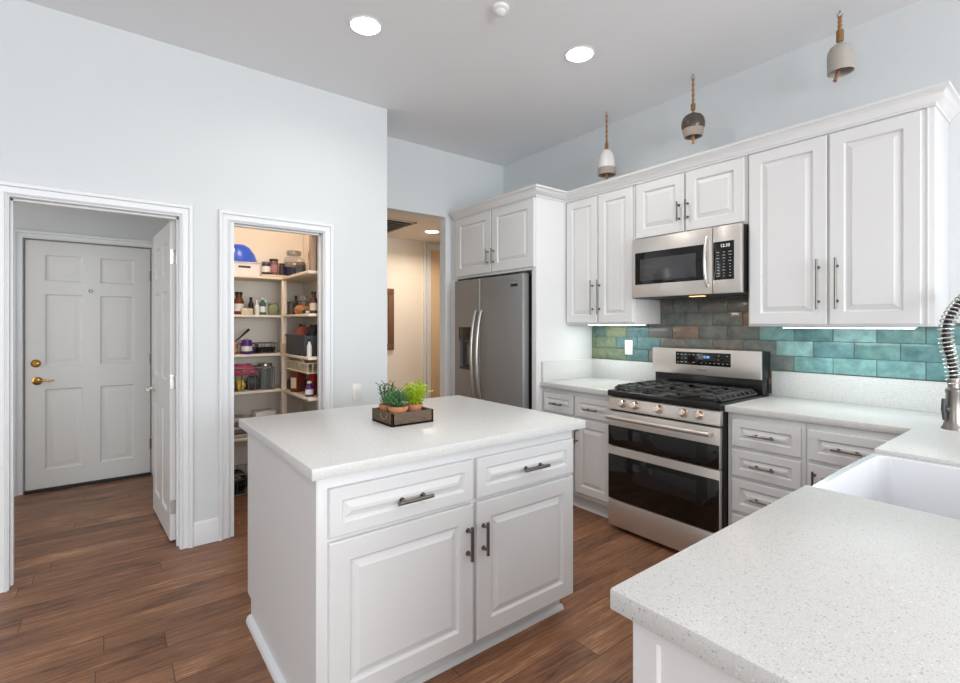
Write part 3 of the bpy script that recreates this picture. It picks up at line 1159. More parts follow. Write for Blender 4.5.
build('tiles', mb, M['tile'], ts)


def led_bar(label, y0, y1, x0, z, power, color):
    t = thing('under_cabinet_light', label, 'light', (x0, (y0 + y1) / 2, z))
    mb = MB()
    mb.box(x0, x0 + 0.06, y0, y1, z - 0.007, z, 0.001)
    build('housing', mb, M['ring'], t)
    mb = MB()
    mb.box(x0 + 0.006, x0 + 0.054, y0 + 0.008, y1 - 0.008, z - 0.0105, z - 0.0071, 0.0005)
    build('diffuser', mb, M['ledglow'], t)
    a = area_light('led_light', (x0 + 0.03, (y0 + y1) / 2, z - 0.02), (0, 0, 0), 0.05, y1 - y0 - 0.02, power, color)
    a.parent = t
    a.location = (0.03, 0, -0.02)


led_bar('slim white light bar under the right end wall cabinet', 0.56, 1.135, 3.05, 1.3445, 0.34, (0.82, 1.0, 1.0))
led_bar('short white light bar under the wall cabinet left of the microwave', 2.09, 2.6, 3.12, 1.3615, 0.32, (0.96, 1.0, 0.90))

# =================================================================== MICROWAVE
mw = thing('microwave', 'stainless over-range microwave with black window and curved bar handle', 'microwave', (3.1, 1.66, 1.535))
MY0, MY1, MZ0, MZ1, MX = 1.302, 2.04, 1.538, 1.948, 2.93
mb = MB()
mb.box(MX + 0.035, XS - 0.012, MY0, MY1, MZ0 + 0.012, MZ1, 0.003)
build('body', mb, M['gun'], mw)
mb = MB()
mb.box(MX + 0.02, XS - 0.02, MY0 + 0.004, MY1 - 0.004, MZ0, MZ0 + 0.0118, 0.002)
mb.box(MX + 0.1, MX + 0.2, MY0 + 0.1, MY0 + 0.3, MZ0 - 0.003, MZ0, 0.001)
bt = build('base_plate', mb, M['dgrey'], mw)
mb = MB()
mb.box(MX + 0.035, MX + 0.075, 1.55, 1.64, MZ0 - 0.004, MZ0 + 0.001, 0.001)
build('cooktop_lamp', mb, M['hoodglow'], bt)
ld = bpy.data.lights.new('cooktop_lamp_light', 'AREA')
ld.shape = 'RECTANGLE'; ld.size = 0.05; ld.size_y = 0.1; ld.energy = 0.6; ld.color = (1.0, 0.78, 0.55)
lo_ = bpy.data.objects.new('cooktop_lamp_light', ld)
COL.objects.link(lo_)
lo_.parent = mw
lo_.location = (MX + 0.055 - 3.1, 1.595 - 1.66, MZ0 - 0.008 - 1.535)
FM = face_W(MX, 0, 0)
mb = MB()   # door
mb.box(MX, MX + 0.034, 1.472, MY1, MZ0 + 0.006, MZ1, 0.004)
dr = build('door', mb, M['steel'], mw)
mb = MB()
mb.box(MX - 0.0015, MX + 0.004, 1.508, 2.014, 1.632, 1.852, 0.001)
wn = build('window', mb, M['bglass'], dr)
mb = MB()
mb.box(MX - 0.0022, MX + 0.002, 1.575, 1.975, 1.655, 1.805, 0.0008)
build('window_screen', mb, M['mwglass'], wn)
mb = MB()
n = 14
pts = []
for k in range(n + 1):
    f = k / n
    pts.append((MX - 0.012 - 0.034 * math.sin(PI * f) ** 0.6, 1.497, 1.588 + f * 0.305))
mb.tube(pts, 0.0085, 12)
mb.box(MX - 0.016, MX + 0.001, 1.488, 1.506, 1.585, 1.603, 0.003)
mb.box(MX - 0.016, MX + 0.001, 1.488, 1.506, 1.878, 1.896, 0.003)
build('handle', mb, M['steelpol'], dr)
mb = MB()
mb.box(MX, MX + 0.034, MY0, 1.469, MZ0 + 0.006, MZ1, 0.004)
cpn = build('control_panel', mb, M['steel'], mw)
mb = MB()
mb.box(MX - 0.0015, MX + 0.004, 1.342, 1.465, 1.625, 1.855, 0.001)
n0 = set(mb.bm.faces)
random.seed(5)
for r_ in range(9):
    for c_ in range(3):
        y = 1.437 - c_ * 0.036
        z = 1.79 - r_ * 0.018
        wdt = random.choice((0.004, 0.006, 0.009))
        mb.box(MX - 0.002, MX - 0.001, y - wdt, y + wdt, z - 0.0016, z + 0.0016)
for f in set(mb.bm.faces) - n0:
    f.material_index = 1
kp = build('keypad', mb, (M['bglass'], M['legend']), cpn)
text_mesh('display_digits', '12:30', 0.026, face_W(MX - 0.002, 1.394, 1.828), M['whiteled'], kp, 0.0003)

# =================================================================== RANGE
rg = thing('gas_range', 'stainless gas range with double oven and black cooktop between the base cabinets', 'range', (3.0, 1.663, 0))
RY0, RY1, RX = 1.295, 2.042, 2.665
mb = MB()
mb.box(RX + 0.035, 3.30, RY0, RY1, 0.05, 0.895, 0.002)
mb.box(RX + 0.09, 3.28, RY0 + 0.03, RY1 - 0.03, 0.0, 0.05)
build('body', mb, M['gun'], rg)
mb = MB()
mb.box(RX - 0.002, RX + 0.034, RY0 + 0.004, RY1 - 0.002, 0.028, 0.200, 0.004)
build('storage_drawer', mb, M['steel'], rg)


def oven(z0, z1, zg0, zg1, wz0, wz1, name):
    mb = MB()
    mb.box(RX, RX + 0.034, RY0 + 0.004, RY1 - 0.002, z0, z1, 0.004)
    d = build('oven_door', mb, M['steel'], rg)
    mb = MB()
    mb.box(RX - 0.0025, RX + 0.004, RY0 + 0.006, RY1 - 0.004, zg0, zg1, 0.0015)
    g_ = build('door_glass', mb, M['bglass'], d)
    mb = MB()
    mb.box(RX - 0.0032, RX, 1.43, 1.85, wz0, wz1, 0.0005)
    build('oven_window', mb, M['winglass'], g_)
    return d


oven(0.205, 0.553, 0.207, 0.500, 0.345, 0.468, 'lower')
d = oven(0.558, 0.785, 0.560, 0.690, 0.585, 0.690 - 0.012, 'upper')
mb = MB()
pts = [(RX - 0.045, RY1 - 0.022, 0.752), (RX - 0.045, RY0 + 0.035, 0.752)]
mb.tube(pts, 0.0150, 16)
for y in (RY1 - 0.04, RY0 + 0.055):
    mb.box(RX - 0.045, RX, y - 0.012, y + 0.012, 0.743, 0.761, 0.003)
build('handle', mb, M['steel'], d)
# control panel (leaning back)
mb = MB()
prof = [(RX + 0.002, 0.795), (RX - 0.006, 0.800), (RX + 0.012, 0.877), (RX + 0.05, 0.882), (RX + 0.05, 0.795)]
mtx = Matrix(((1, 0, 0, 0), (0, 0, 1, 0), (0, 1, 0, 0), (0, 0, 0, 1)))
mb.poly_extrude(prof, RY0 + 0.002, RY1 - 0.001, 0.003, mtx=mtx)
bmesh.ops.recalc_face_normals(mb.bm, faces=mb.bm.faces)
cpn = build('control_panel', mb, M['steel'], rg)
kn = Vector((-0.974, 0, 0.228))
for y in (1.926, 1.834, 1.668, 1.508, 1.413):
    p = Vector((RX + 0.003, y, 0.842))
    mb = MB()
    mb.tube([p, p + kn * 0.006, p + kn * 0.007, p + kn * 0.030, p + kn * 0.033], [0.028, 0.028, 0.0245, 0.0215, 0.018], 24)
    k = build('knob', mb, M['knob'], cpn)
    mb = MB()
    mb.tube([p + kn * 0.0335 + Vector((0, 0, -0.014)), p + kn * 0.0335 + Vector((0, 0, 0.014))], 0.0035, 8)
    build('pointer', mb, M['steelpol'], k)
# cooktop
mb = MB()
mb.box(RX - 0.006, 3.20, RY0 - 0.001, RY1 + 0.001, 0.883, 0.922, 0.006)
mb.box(RX + 0.05, 3.17, RY0 + 0.03, RY1 - 0.03, 0.922, 0.925, 0.002)
build('cooktop', mb, M['enamel'], rg)
GZ = 0.958
for k, (ya, yb) in enumerate(((1.800, 1.990), (1.545, 1.790), (1.342, 1.535))):
    mb = MB()
    xa, xb = 2.715, 3.150
    s = 0.0065
    for y in (ya, yb):
        mb.box(xa, xb, y - s, y + s, GZ - 0.012, GZ, 0.002)
    for x in (xa, xb):
        mb.box(x - s, x + s, ya, yb, GZ - 0.012, GZ, 0.002)
    xm, ym = (xa + xb) / 2, (ya + yb) / 2
    mb.box(xm - s, xm + s, ya, yb, GZ - 0.012, GZ, 0.002)
    for bx in ((xa + xm) / 2, (xm + xb) / 2):
        mb.box(bx - s, bx + s, ya, ym - 0.03, GZ - 0.010, GZ + 0.004, 0.002)
        mb.box(bx - s, bx + s, ym + 0.03, yb, GZ - 0.010, GZ + 0.004, 0.002)
        mb.box(bx - 0.10, bx - 0.035, ym - s, ym + s, GZ - 0.010, GZ + 0.004, 0.002)
        mb.box(bx + 0.035, bx + 0.10, ym - s, ym + s, GZ - 0.010, GZ + 0.004, 0.002)
    # feet and the sloping side fins
    for x in (xa, xm, xb):
        for y in (ya, yb):
            mb.box(x - 0.007, x + 0.007, y - 0.007, y + 0.007, 0.925, GZ, 0.002)
    if k != 1:
        yo = ya if k == 2 else yb
        sg = -1 if k == 2 else 1
        yl = yo + sg * 0.032
        for q in range(8):
            x = xa + q * (xb - xa) / 7
            mb.tube([(x, yo - sg * 0.01, GZ - 0.004), (x, yo, GZ - 0.005), (x, yl, 0.932)], 0.0062, 6)
        mb.tube([(xa, yl, 0.931), (xb, yl, 0.931)], 0.006, 6)
    build('grate', mb, M['iron'], rg)
for x, y, r_ in ((2.82, 1.91, 0.045), (3.04, 1.91, 0.036), (2.93, 1.667, 0.05), (2.82, 1.42, 0.05), (3.04, 1.42, 0.034)):
    mb = MB()
    mb.lathe([(r_ + 0.012, 0), (r_ + 0.012, 0.006), (r_ * 0.9, 0.012), (r_ * 0.9, 0.018)], (x, y, 0.924), 24)
    bu = build('burner', mb, M['dgrey'], rg)
    mb = MB()
    mb.lathe([(r_ * 0.8, 0), (r_ * 0.82, 0.006), (r_ * 0.7, 0.009)], (x, y, 0.942), 24)
    build('burner_cap', mb, M['iron'], bu)
# backguard
mb = MB()
mb.box(3.215, 3.30, RY0 + 0.004, RY1 - 0.004, 0.895, 1.03, 0.003)
build('vent_riser', mb, M['enamel'], rg)
mb = MB()
mb.box(3.205, 3.318, RY0 + 0.002, RY1 + 0.003, 1.018, 1.188, 0.004)
bgd = build('backguard', mb, M['gun'], rg)
mb = MB()
BGX = 3.19
mb.box(BGX, 3.212, RY0 + 0.004, RY1 + 0.004, 1.014, 1.190, 0.004)
fp = build('backguard_panel', mb, M['steel'], rg)
mb = MB()
mb.box(BGX - 0.0015, BGX + 0.004, 1.482, 1.862, 1.080, 1.168, 0.001)
n0 = set(mb.bm.faces)
random.seed(9)
for c_ in range(13):
    for r_ in range(3):
        y = 1.845 - c_ * 0.0285
        if 1.57 < y < 1.70 and r_ < 2: continue
        if random.random() < 0.25: continue
        z = 1.150 - r_ * 0.026
        wdt = random.choice((0.004, 0.006, 0.008))
        mb.box(BGX - 0.002, BGX - 0.001, y - wdt, y + wdt, z - 0.0018, z + 0.0018)
for f in set(mb.bm.faces) - n0:
    f.material_index = 1
dp = build('display', mb, (M['bglass'], M['legend']), fp)
text_mesh('display_digits', '12:30', 0.022, face_W(BGX - 0.002, 1.645, 1.138), M['blueled'], dp, 0.0003)
text_mesh('brand_mark', 'SAMSUNG', 0.015, face_W(BGX - 0.0004, 1.672, 1.048), M['dgrey'], fp, 0.0003)

# =================================================================== REFRIGERATOR
rf = thing('refrigerator', 'dark stainless side-by-side refrigerator with dispenser and two curved handles', 'refrigerator', (3.0, 3.28, 0))
GX, GY0, GY1, GS, GT = 2.595, 2.802, 3.742, 3.352, 1.762
mb = MB()
mb.box(GX + 0.075, 3.28, GY0 + 0.012, GY1 - 0.01, 0.02, GT - 0.01, 0.004)
build('body', mb, M['gun'], rf)
mb = MB()
mb.box(GX + 0.04, GX + 0.075, GY0 + 0.02, GY1 - 0.02, 0.0, 0.075)
build('kick_grille', mb, M['gun'], rf)
# freezer door with dispenser recess, built as a frame of slabs in one mesh
mb = MB()
DY0, DY1, DZ0, DZ1 = 3.455, 3.668, 0.950, 1.335
fy0, fy1 = GS + 0.004, GY1
mb.panel_slab(fy1 - fy0, GT - 0.085, 0.068, [(fy1 - DY1, fy1 - DY0, DZ0 - 0.085, 1.21 - 0.085)], face_W(GX, fy1, 0.085), b=0.008,
              rings=((0, 0), (0.002, -0.002), (0.004, -0.05), (0.006, -0.05)))
fd = build('freezer_door', mb, M['fridge'], rf, angle=25)
mb = MB()
mb.box(GX - 0.003, GX + 0.004, DY0 + 0.006, DY1 - 0.002, 1.212, DZ1, 0.0015)
ds = build('dispenser', mb, M['bglass'], fd)
mb = MB()
mb.box(GX + 0.046, GX + 0.0488, DY0 + 0.008, DY1 - 0.008, DZ0 + 0.01, 1.20)
mb.box(GX - 0.002, GX + 0.045, DY0 + 0.006, DY1 - 0.006, DZ0 + 0.004, DZ0 + 0.018, 0.002)
build('dispenser_recess', mb, M['dgrey'], ds)
mb = MB()
mb.box(GX + 0.012, GX + 0.04, 3.53, 3.56, 1.0, 1.19, 0.004)
build('dispenser_paddle', mb, M['nickel'], ds)
mb = MB()
mb.box(GX, GX + 0.068, GY0, GS - 0.004, 0.085, GT, 0.008, 3)
rd = build('refrigerator_door', mb, M['fridge'], rf)
for y, par in ((GS + 0.038, fd), (GS - 0.04, rd)):
    mb = MB()
    pts = []
    for k in range(17):
        f = k / 16
        pts.append((GX - 0.016 - 0.052 * math.sin(PI * f) ** 0.7, y, 0.70 + 0.78 * f))
    mb.tube(pts, [0.012 + 0.003 * math.sin(PI * k / 16) for k in range(17)], 14)
    for z in (0.702, 1.478):
        mb.tube([(GX, y, z), (GX - 0.022, y, z)], 0.012, 12)
    build('handle', mb, M['handle'], par)
mb = MB()
mb.box(GX - 0.002, GX + 0.001, 2.862, 2.945, 1.664, 1.684, 0.0004)
bd = build('badge', mb, M['gun'], rd)
mb = MB()
mb.tube([(GX - 0.002, 2.945, 1.692), (GX - 0.002, 2.875, 1.695), (GX - 0.002, 2.868, 1.703)], 0.0042, 6)
build('badge_script', mb, M['steelpol'], bd)
mb = MB()
mb.box(GX + 0.015, GX + 0.12, GY0 + 0.01, GY0 + 0.07, GT - 0.009, GT + 0.012, 0.003)
build('hinge_cover', mb, M['dgrey'], rf)

# =================================================================== CEILING FIXTURES
def downlight(label, x, y, z, power, glow, color, r=0.092, spot=True):
    t = thing('ceiling_light', label, 'light', (x, y, z))
    mb = MB()
    mb.lathe([(r * 0.86, -0.001), (r * 0.88, -0.006), (r * 0.96, -0.005), (r, -0.001), (r, 0.0)], (x, y, z), 36)
    build('trim_ring', mb, M['ring'], t)
    mb = MB()
    mb.lathe([(0, -0.0045), (r * 0.85, -0.0045), (r * 0.86, -0.002), (0, -0.002)], (x, y, z), 36)
    build('diffuser', mb, glow, t)
    if power:
        d = bpy.data.lights.new('downlight_lamp', 'AREA')
        d.shape = 'DISK'
        d.size = r * 1.7
        d.energy = power
        d.color = color
        d.spread = R(150)
        o = bpy.data.objects.new('downlight_lamp', d)
        COL.objects.link(o)
        o.parent = t
        o.location = (0, 0, -0.012)
    return t


WARM = (1.0, 0.95, 0.88)
downlight('round white recessed ceiling light, the left one nearer the entry wall', 1.156, 2.539, H, 2.5, M['lampglow'], WARM)
downlight('round white recessed ceiling light, the right one nearer the hanging bells', 2.325, 1.996, H, 2.5, M['lampglow'], WARM)
for x, y, pw in ((-0.9, 1.4, 2.2), (0.6, -0.4, 2.6), (2.2, -0.4, 0.9), (1.55, 0.85, 2.8)):   # unseen ceiling lamps without fittings; the last added to brighten drawer and island fronts
    d = bpy.data.lights.new('downlight_lamp', 'AREA')
    d.shape = 'DISK'; d.size = 0.15; d.energy = pw; d.color = WARM; d.spread = R(150)
    o = bpy.data.objects.new('downlight_lamp', d)
    COL.objects.link(o); o.location = (x, y, H - 0.012)
downlight('warm recessed light in the low hallway ceiling', 2.875, 4.585, 2.395, 5.8, M['warmglow'], (1.0, 0.86, 0.72), 0.085)
d = bpy.data.lights.new('pantry_lamp', 'POINT')
d.energy = 5; d.color = (1.0, 0.82, 0.66); d.shadow_soft_size = 0.08
o = bpy.data.objects.new('pantry_lamp', d); COL.objects.link(o); o.location = (0.86, 3.70, 2.60)

sd = thing('smoke_detector', 'small white dome fitting on the ceiling between the two recessed lights', 'detector', (1.657, 1.963, H))
mb = MB()
mb.lathe([(0.046, 0), (0.046, -0.010), (0.040, -0.016), (0.030, -0.018)], (1.657, 1.963, H), 28)
build('base', mb, M['ring'], sd)
mb = MB()
mb.lathe([(0.030, -0.018), (0.028, -0.030), (0.018, -0.038), (0, -0.040)], (1.657, 1.963, H), 24)
build('cap', mb, M['plate'], sd)

# hallway return grille
vt = thing('air_vent', 'brown louvred air return grille in the hallway ceiling', 'vent', (2.22, 4.6, 2.395))
mb = MB()
vx0, vx1, vy0, vy1, vz = 1.95, 2.505, 4.275, 4.945, 2.395
for a in ((vx0, vx1, vy0, vy0 + 0.03), (vx0, vx1, vy1 - 0.03, vy1), (vx0, vx0 + 0.03, vy0, vy1), (vx1 - 0.03, vx1, vy0, vy1)):
    mb.box(*a, vz - 0.012, vz - 0.0005, 0.002)
build('frame', mb, M['vent'], vt)
mb = MB()
mb.box(vx0 + 0.03, vx1 - 0.03, vy0 + 0.03, vy1 - 0.03, vz - 0.002, vz - 0.0004)
build('backing', mb, M['ventd'], vt)
for k in range(7):
    mb = MB()
    y = vy0 + 0.09 + k * 0.082
    mb.box(vx0 + 0.03, vx1 - 0.03, -0.022, 0.022, -0.0015, 0.0015, mtx=Matrix.Translation((0, y, vz - 0.014)) @ Matrix.Rotation(R(25), 4, 'X'))
    build('louvre', mb, M['vent'], vt)

# hallway picture
pf = thing('picture_frame', 'brown wooden picture frame on the hallway wall, half hidden by the corner', 'picture', (2.42, HB, 1.06))
mb = MB()
fx0, fx1, fz0, fz1 = 2.15, 2.717, 1.06, 1.785
for a in ((fx0, fx1, fz0, fz0 + 0.075), (fx0, fx1, fz1 - 0.075, fz1), (fx0, fx0 + 0.075, fz0 + 0.075, fz1 - 0.075), (fx1 - 0.075, fx1, fz0 + 0.075, fz1 - 0.075)):
    mb.box(a[0], a[1], HB - 0.03, HB - 0.001, a[2], a[3], 0.004)
build('frame', mb, M['framewood'], pf)
mb = MB()
mb.box(fx0 + 0.07, fx1 - 0.07, HB - 0.012, HB - 0.002, fz0 + 0.07, fz1 - 0.07)
build('picture', mb, M['art'], pf)

# switch and outlet
sw = thing('light_switch', 'white rocker light switch on the wall right of the pantry opening', 'switch', (1.488, YL, 0.855))
mb = MB()
mb.box(1.452, 1.525, YL - 0.006, YL - 0.0003, 0.795, 0.915, 0.003)
build('plate', mb, M['plate'], sw)
mb = MB()
mb.box(-0.0165, 0.0165, -0.004, 0.004, -0.033, 0.033, 0.002, mtx=Matrix.Translation((1.488, YL - 0.007, 0.855)) @ Matrix.Rotation(R(5), 4, 'X'))
build('rocker', mb, M['plate'], sw)
ol = thing('wall_outlet', 'white electrical outlet on the backsplash tiles left of the range', 'outlet', (XS - 0.012, 2.343, 1.175))
mb = MB()
mb.box(XS - 0.017, XS - 0.0105, 2.308, 2.378, 1.117, 1.233, 0.002)
pl = build('plate', mb, M['plate'], ol)
for z in (1.152, 1.198):
    mb = MB()
    mb.box(XS - 0.0195, XS - 0.016, 2.326, 2.360, z - 0.017, z + 0.017, 0.001)
    so = build('socket', mb, M['plate'], ol)
    mb = MB()
    for y in (2.336, 2.350):
        mb.box(XS - 0.0200, XS - 0.0194, y - 0.0014, y + 0.0014, z - 0.003, z + 0.007)
    build('slot', mb, M['slot'], so)

# =================================================================== HANGING BELLS
def rope(t, x, y, z0, z1, knot, r=0.0054):
    mb = MB()
    n = 24
    for s in (0, PI):
        pts = [(x + 0.0042 * math.cos(s + k * 0.9), y + 0.0042 * math.sin(s + k * 0.9), z0 + (z1 - z0) * k / n) for k in range(n + 1)]
        mb.tube(pts, r, 7)
    build('rope', mb, M['rope'], t)
    mb = MB()
    za, zb, kr = knot
    nn = int((zb - za) / 0.007)
    for k in range(nn):
        zc = za + (k + 0.5) * (zb - za) / nn
        mb.lathe([(kr * 0.55, -0.0036), (kr * 0.9, -0.003), (kr, 0), (kr * 0.9, 0.003), (kr * 0.55, 0.0036)], (x, y, zc), 14)
    build('rope_wrap', mb, M['rope'], t)
    mb = MB()
    mb.tube([(x, y, H), (x, y, H - 0.012)], 0.003, 8)
    pts = [(x, y + 0.011 * math.sin(a), H - 0.022 + 0.011 * math.cos(a)) for a in [R(d) for d in range(0, 271, 18)]]
    mb.tube(pts, 0.0024, 8)
    build('hook', mb, M['nickel'], t)


def shell(outer, th=0.006):
    inner = [(max(r - th, 0.0), z - (th if i == len(outer) - 1 else 0)) for i, (r, z) in enumerate(outer)]
    return outer, list(reversed(inner))


# white glazed bell with clay band
x, y = 3.12, 2.404
t = thing('hanging_bell', 'hanging ceramic bell with white dome and beige band, farthest left of three', 'bell', (x, y, H), group='ceramic bells hanging from the ceiling')
rope(t, x, y, 2.73, H - 0.03, (2.738, 2.785, 0.014))
zb = 2.53
mb = MB()
o_ = [(0.066, 0.055), (0.066, 0.080), (0.0635, 0.12), (0.056, 0.155), (0.040, 0.185), (0.016, 0.203), (0.0, 0.205)]
mb.lathe(o_ + [(0.0, 0.198), (0.034, 0.178), (0.050, 0.15), (0.058, 0.11), (0.060, 0.055), (0.066, 0.055)], (x, y, zb), 32, cap=False)
build('dome', mb, M['glazew'], t)
mb = MB()
mb.lathe([(0.061, 0.0), (0.068, 0.001), (0.0695, 0.006), (0.0685, 0.054), (0.066, 0.0549), (0.0600, 0.0549), (0.061, 0.0)], (x, y, zb), 32, cap=False)
build('band', mb, M['stone'], t)
mb = MB()
mb.tube([(x, y, zb + 0.200), (x, y, zb + 0.04)], 0.003, 8)
mb.tube([(x, y, zb + 0.05), (x, y, zb - 0.028)], 0.0095, 12)
build('clapper', mb, M['woodclap'], t)

# brown ribbed bell with cream band
x, y = 3.112, 1.692
t = thing('hanging_bell', 'hanging ceramic bell with dark brown ribbed glaze and cream band, in the middle of three', 'bell', (x, y, H), group='ceramic bells hanging from the ceiling')
rope(t, x, y, 2.765, H - 0.03, (2.79, 2.832, 0.016))
zb = 2.61
mb = MB()
o_ = [(0.0675, 0.050), (0.073, 0.066), (0.0745, 0.09), (0.069, 0.118), (0.055, 0.139), (0.03, 0.153), (0.012, 0.158), (0.0, 0.158)]
mb.lathe(o_ + [(0.0, 0.150), (0.05, 0.132), (0.066, 0.1), (0.062, 0.05), (0.0675, 0.05)], (x, y, zb), 48, cap=False)
for k in range(0, 48, 2):
    pass
build('dome', mb, M['glazeb'], t)
mb = MB()
mb.lathe([(0.049, 0.0), (0.056, 0.0), (0.062, 0.020), (0.0678, 0.0499), (0.062, 0.0499), (0.049, 0.0)], (x, y, zb), 36, cap=False)
build('band', mb, M['stone'], t)
mb = MB()
mb.tube([(x, y, zb + 0.15), (x, y, zb + 0.03)], 0.003, 8)
mb.tube([(x, y, zb + 0.04), (x, y, zb - 0.044)], 0.0085, 12)
build('clapper', mb, M['woodclap'], t)

# plain grey clay bell, tilted
x, y = 3.105, 0.872
t = thing('hanging_bell', 'hanging plain grey-beige clay bell, tilted, nearest right above the end wall cabinet', 'bell', (x, y, H), group='ceramic bells hanging from the ceiling')
rope(t, x, y, 2.845, H - 0.03, (2.866, 2.925, 0.018), 0.0068)
TM = Matrix.Translation((x, y, 2.85)) @ Matrix.Rotation(R(-1.5), 4, Vector((0.61, 0.79, 0)).normalized())
mb = MB()
k3 = 0.86
o_ = [(0.0690, -0.158), (0.070, -0.154), (0.0685, -0.06), (0.064, -0.035), (0.053, -0.016), (0.032, -0.002), (0.012, 0.003), (0.0, 0.003)]
i_ = [(0.0, -0.006), (0.047, -0.022), (0.058, -0.045), (0.063, -0.154), (0.0690, -0.158)]
mb.lathe([(r * k3, z * 0.95) for r, z in o_ + i_], (0, 0, 0), 40, mtx=TM, cap=False)
build('body', mb, M['greyclay'], t)
mb = MB()
p0, p1 = TM @ Vector((0, 0, -0.006)), TM @ Vector((0, 0, -0.11))
p2 = TM @ Vector((-0.024, 0.020, -0.195))
mb.tube([p0, p1], 0.003, 8)
mb.tube([p1, p1.lerp(p2, 0.6), p2], [0.008, 0.008, 0.010], 10)
build('clapper', mb, M['copper'], t)

# =================================================================== PLANTER ON THE ISLAND
CZ = 0.9102
tr = thing('wooden_tray', 'rustic brown wooden tray box holding three potted plants on the island', 'tray', (1.093, 1.978, CZ))
mb = MB()
tx0, tx1, ty0, ty1 = 0.980, 1.190, 1.884, 2.082
mb.box(tx0, tx1, ty0, ty1, CZ, CZ + 0.010, 0.001)
mb.box(tx0, tx1, ty0, ty0 + 0.012, CZ, CZ + 0.058, 0.002)
mb.box(tx0, tx1, ty1 - 0.012, ty1, CZ, CZ + 0.058, 0.002)
mb.box(tx0, tx0 + 0.012, ty0, ty1, CZ, CZ + 0.058, 0.002)
mb.box(tx1 - 0.012, tx1, ty0, ty1, CZ, CZ + 0.058, 0.002)
build('box', mb, M['tray'], tr)
mb = MB()
pts = [(tx0 - 0.004, 1.955 + 0.03 * math.cos(a), CZ + 0.050 - 0.024 * math.sin(a)) for a in [PI * k / 10 for k in range(11)]]
mb.tube(pts, 0.0022, 8)
build('rope_handle', mb, M['rope'], tr)


def leaf(mb, base, d, L, W, up, curl=0.3, thick=0.0012):
    """fleshy pointed leaf"""
    base, d = Vector(base), Vector(d).normalized()
    side = d.cross(Vector((0, 0, 1)))
    side = side.normalized() if side.length > 1e-3 else Vector((1, 0, 0))
    nrm = side.cross(d).normalized()
    rows = []
    for k in range(6):
        f = k / 5
        c = base + d * (L * f) + nrm * (-curl * L * f * f * 0.5)
        w_ = W * (0.35 + 1.3 * f) * (1 - f) ** 0.7 if f < 1 else 0.0
        w_ = max(w_, 0.0004)
        rows.append([mb.bm.verts.new(c - side * w_), mb.bm.verts.new(c - nrm * w_ * 0.35 - nrm * thick), mb.bm.verts.new(c + side * w_), mb.bm.verts.new(c + nrm * thick)])
    for a, b_ in zip(rows, rows[1:]):
        for k in range(4):
            mb.bm.faces.new([a[k], a[(k + 1) % 4], b_[(k + 1) % 4], b_[k]])
    mb.bm.faces.new(rows[-1]); mb.bm.faces.new(list(reversed(rows[0])))


def pot(label, x, y, r=0.036, h=0.066):
    t = thing('potted_plant', label, 'plant', (x, y, CZ + 0.0102), group='potted plants in the wooden tray')
    z = CZ + 0.0102
    mb = MB()
    mb.lathe([(r * 0.72, 0), (r * 0.92, h - 0.016), (r * 1.02, h - 0.016), (r * 1.05, h), (r * 0.95, h), (r * 0.92, h - 0.012), (r * 0.9, h - 0.012)], (x, y, z), 28)
    build('pot', mb, M['terra'], t)
    mb = MB()
    mb.lathe([(0, h - 0.010), (r * 0.6, h - 0.006), (r * 0.9, h - 0.011)], (x, y, z), 20, cap=False)
    build('soil', mb, M['soil'], t)
    return t, z + h - 0.01


random.seed(3)
# spiky dark plant, far left
t, zt = pot('small terracotta pot with thin dark spiky stems, at the left of the tray', 1.030, 2.030, 0.036, 0.068)
mb = MB(); mb2 = MB()
for s in range(14):
    a = random.uniform(0, 2 * PI); q = random.uniform(0.05, 0.35)
    d = Vector((q * math.cos(a), q * math.sin(a), 1)).normalized()
    b0 = Vector((1.030 + 0.012 * math.cos(a), 2.030 + 0.012 * math.sin(a), zt - 0.002))
    L = random.uniform(0.075, 0.11)
    mb2.tube([b0, b0 + d * L], 0.0016, 6)
    for k in range(9):
        f = 0.2 + 0.8 * k / 8
        aa = k * 2.4 + s
        leaf(mb, b0 + d * L * f, (math.cos(aa), math.sin(aa), 0.9), 0.022, 0.0032, 1, 0.1)
build('stems', mb2, M['leafd'], t)
build('foliage', mb, M['leafd'], t)
# blue-green succulent, front
t, zt = pot('terracotta pot with a full blue-green succulent, at the front corner of the tray', 1.040, 1.942, 0.043, 0.070)
mb = MB()
for (ox, oy, oz, n) in ((0, 0, 0.004, 28), (-0.024, 0.020, 0.026, 22), (0.024, 0.020, 0.028, 22), (0.0, 0.026, 0.044, 22)):
    mb_stem = (1.040 + ox, 1.942 + oy, zt + oz)
    for k in range(n):
        a = k * 2.39996
        el = 0.10 + 1.25 * k / n
        leaf(mb, mb_stem, (math.cos(a) * math.cos(el), math.sin(a) * math.cos(el), math.sin(el)), random.uniform(0.044, 0.064), 0.0085, 1, 0.35)
mb.tube([(1.040, 1.942, zt - 0.005), (1.040, 1.942, zt + 0.012)], 0.008, 8)
for ox, oy, oz in ((-0.024, 0.020, 0.026), (0.024, 0.020, 0.028), (0, 0.026, 0.044)):
    mb.tube([(1.040, 1.942, zt - 0.004), (1.040 + ox, 1.942 + oy, zt + oz)], 0.003, 6)
build('foliage', mb, M['leafb'], t)
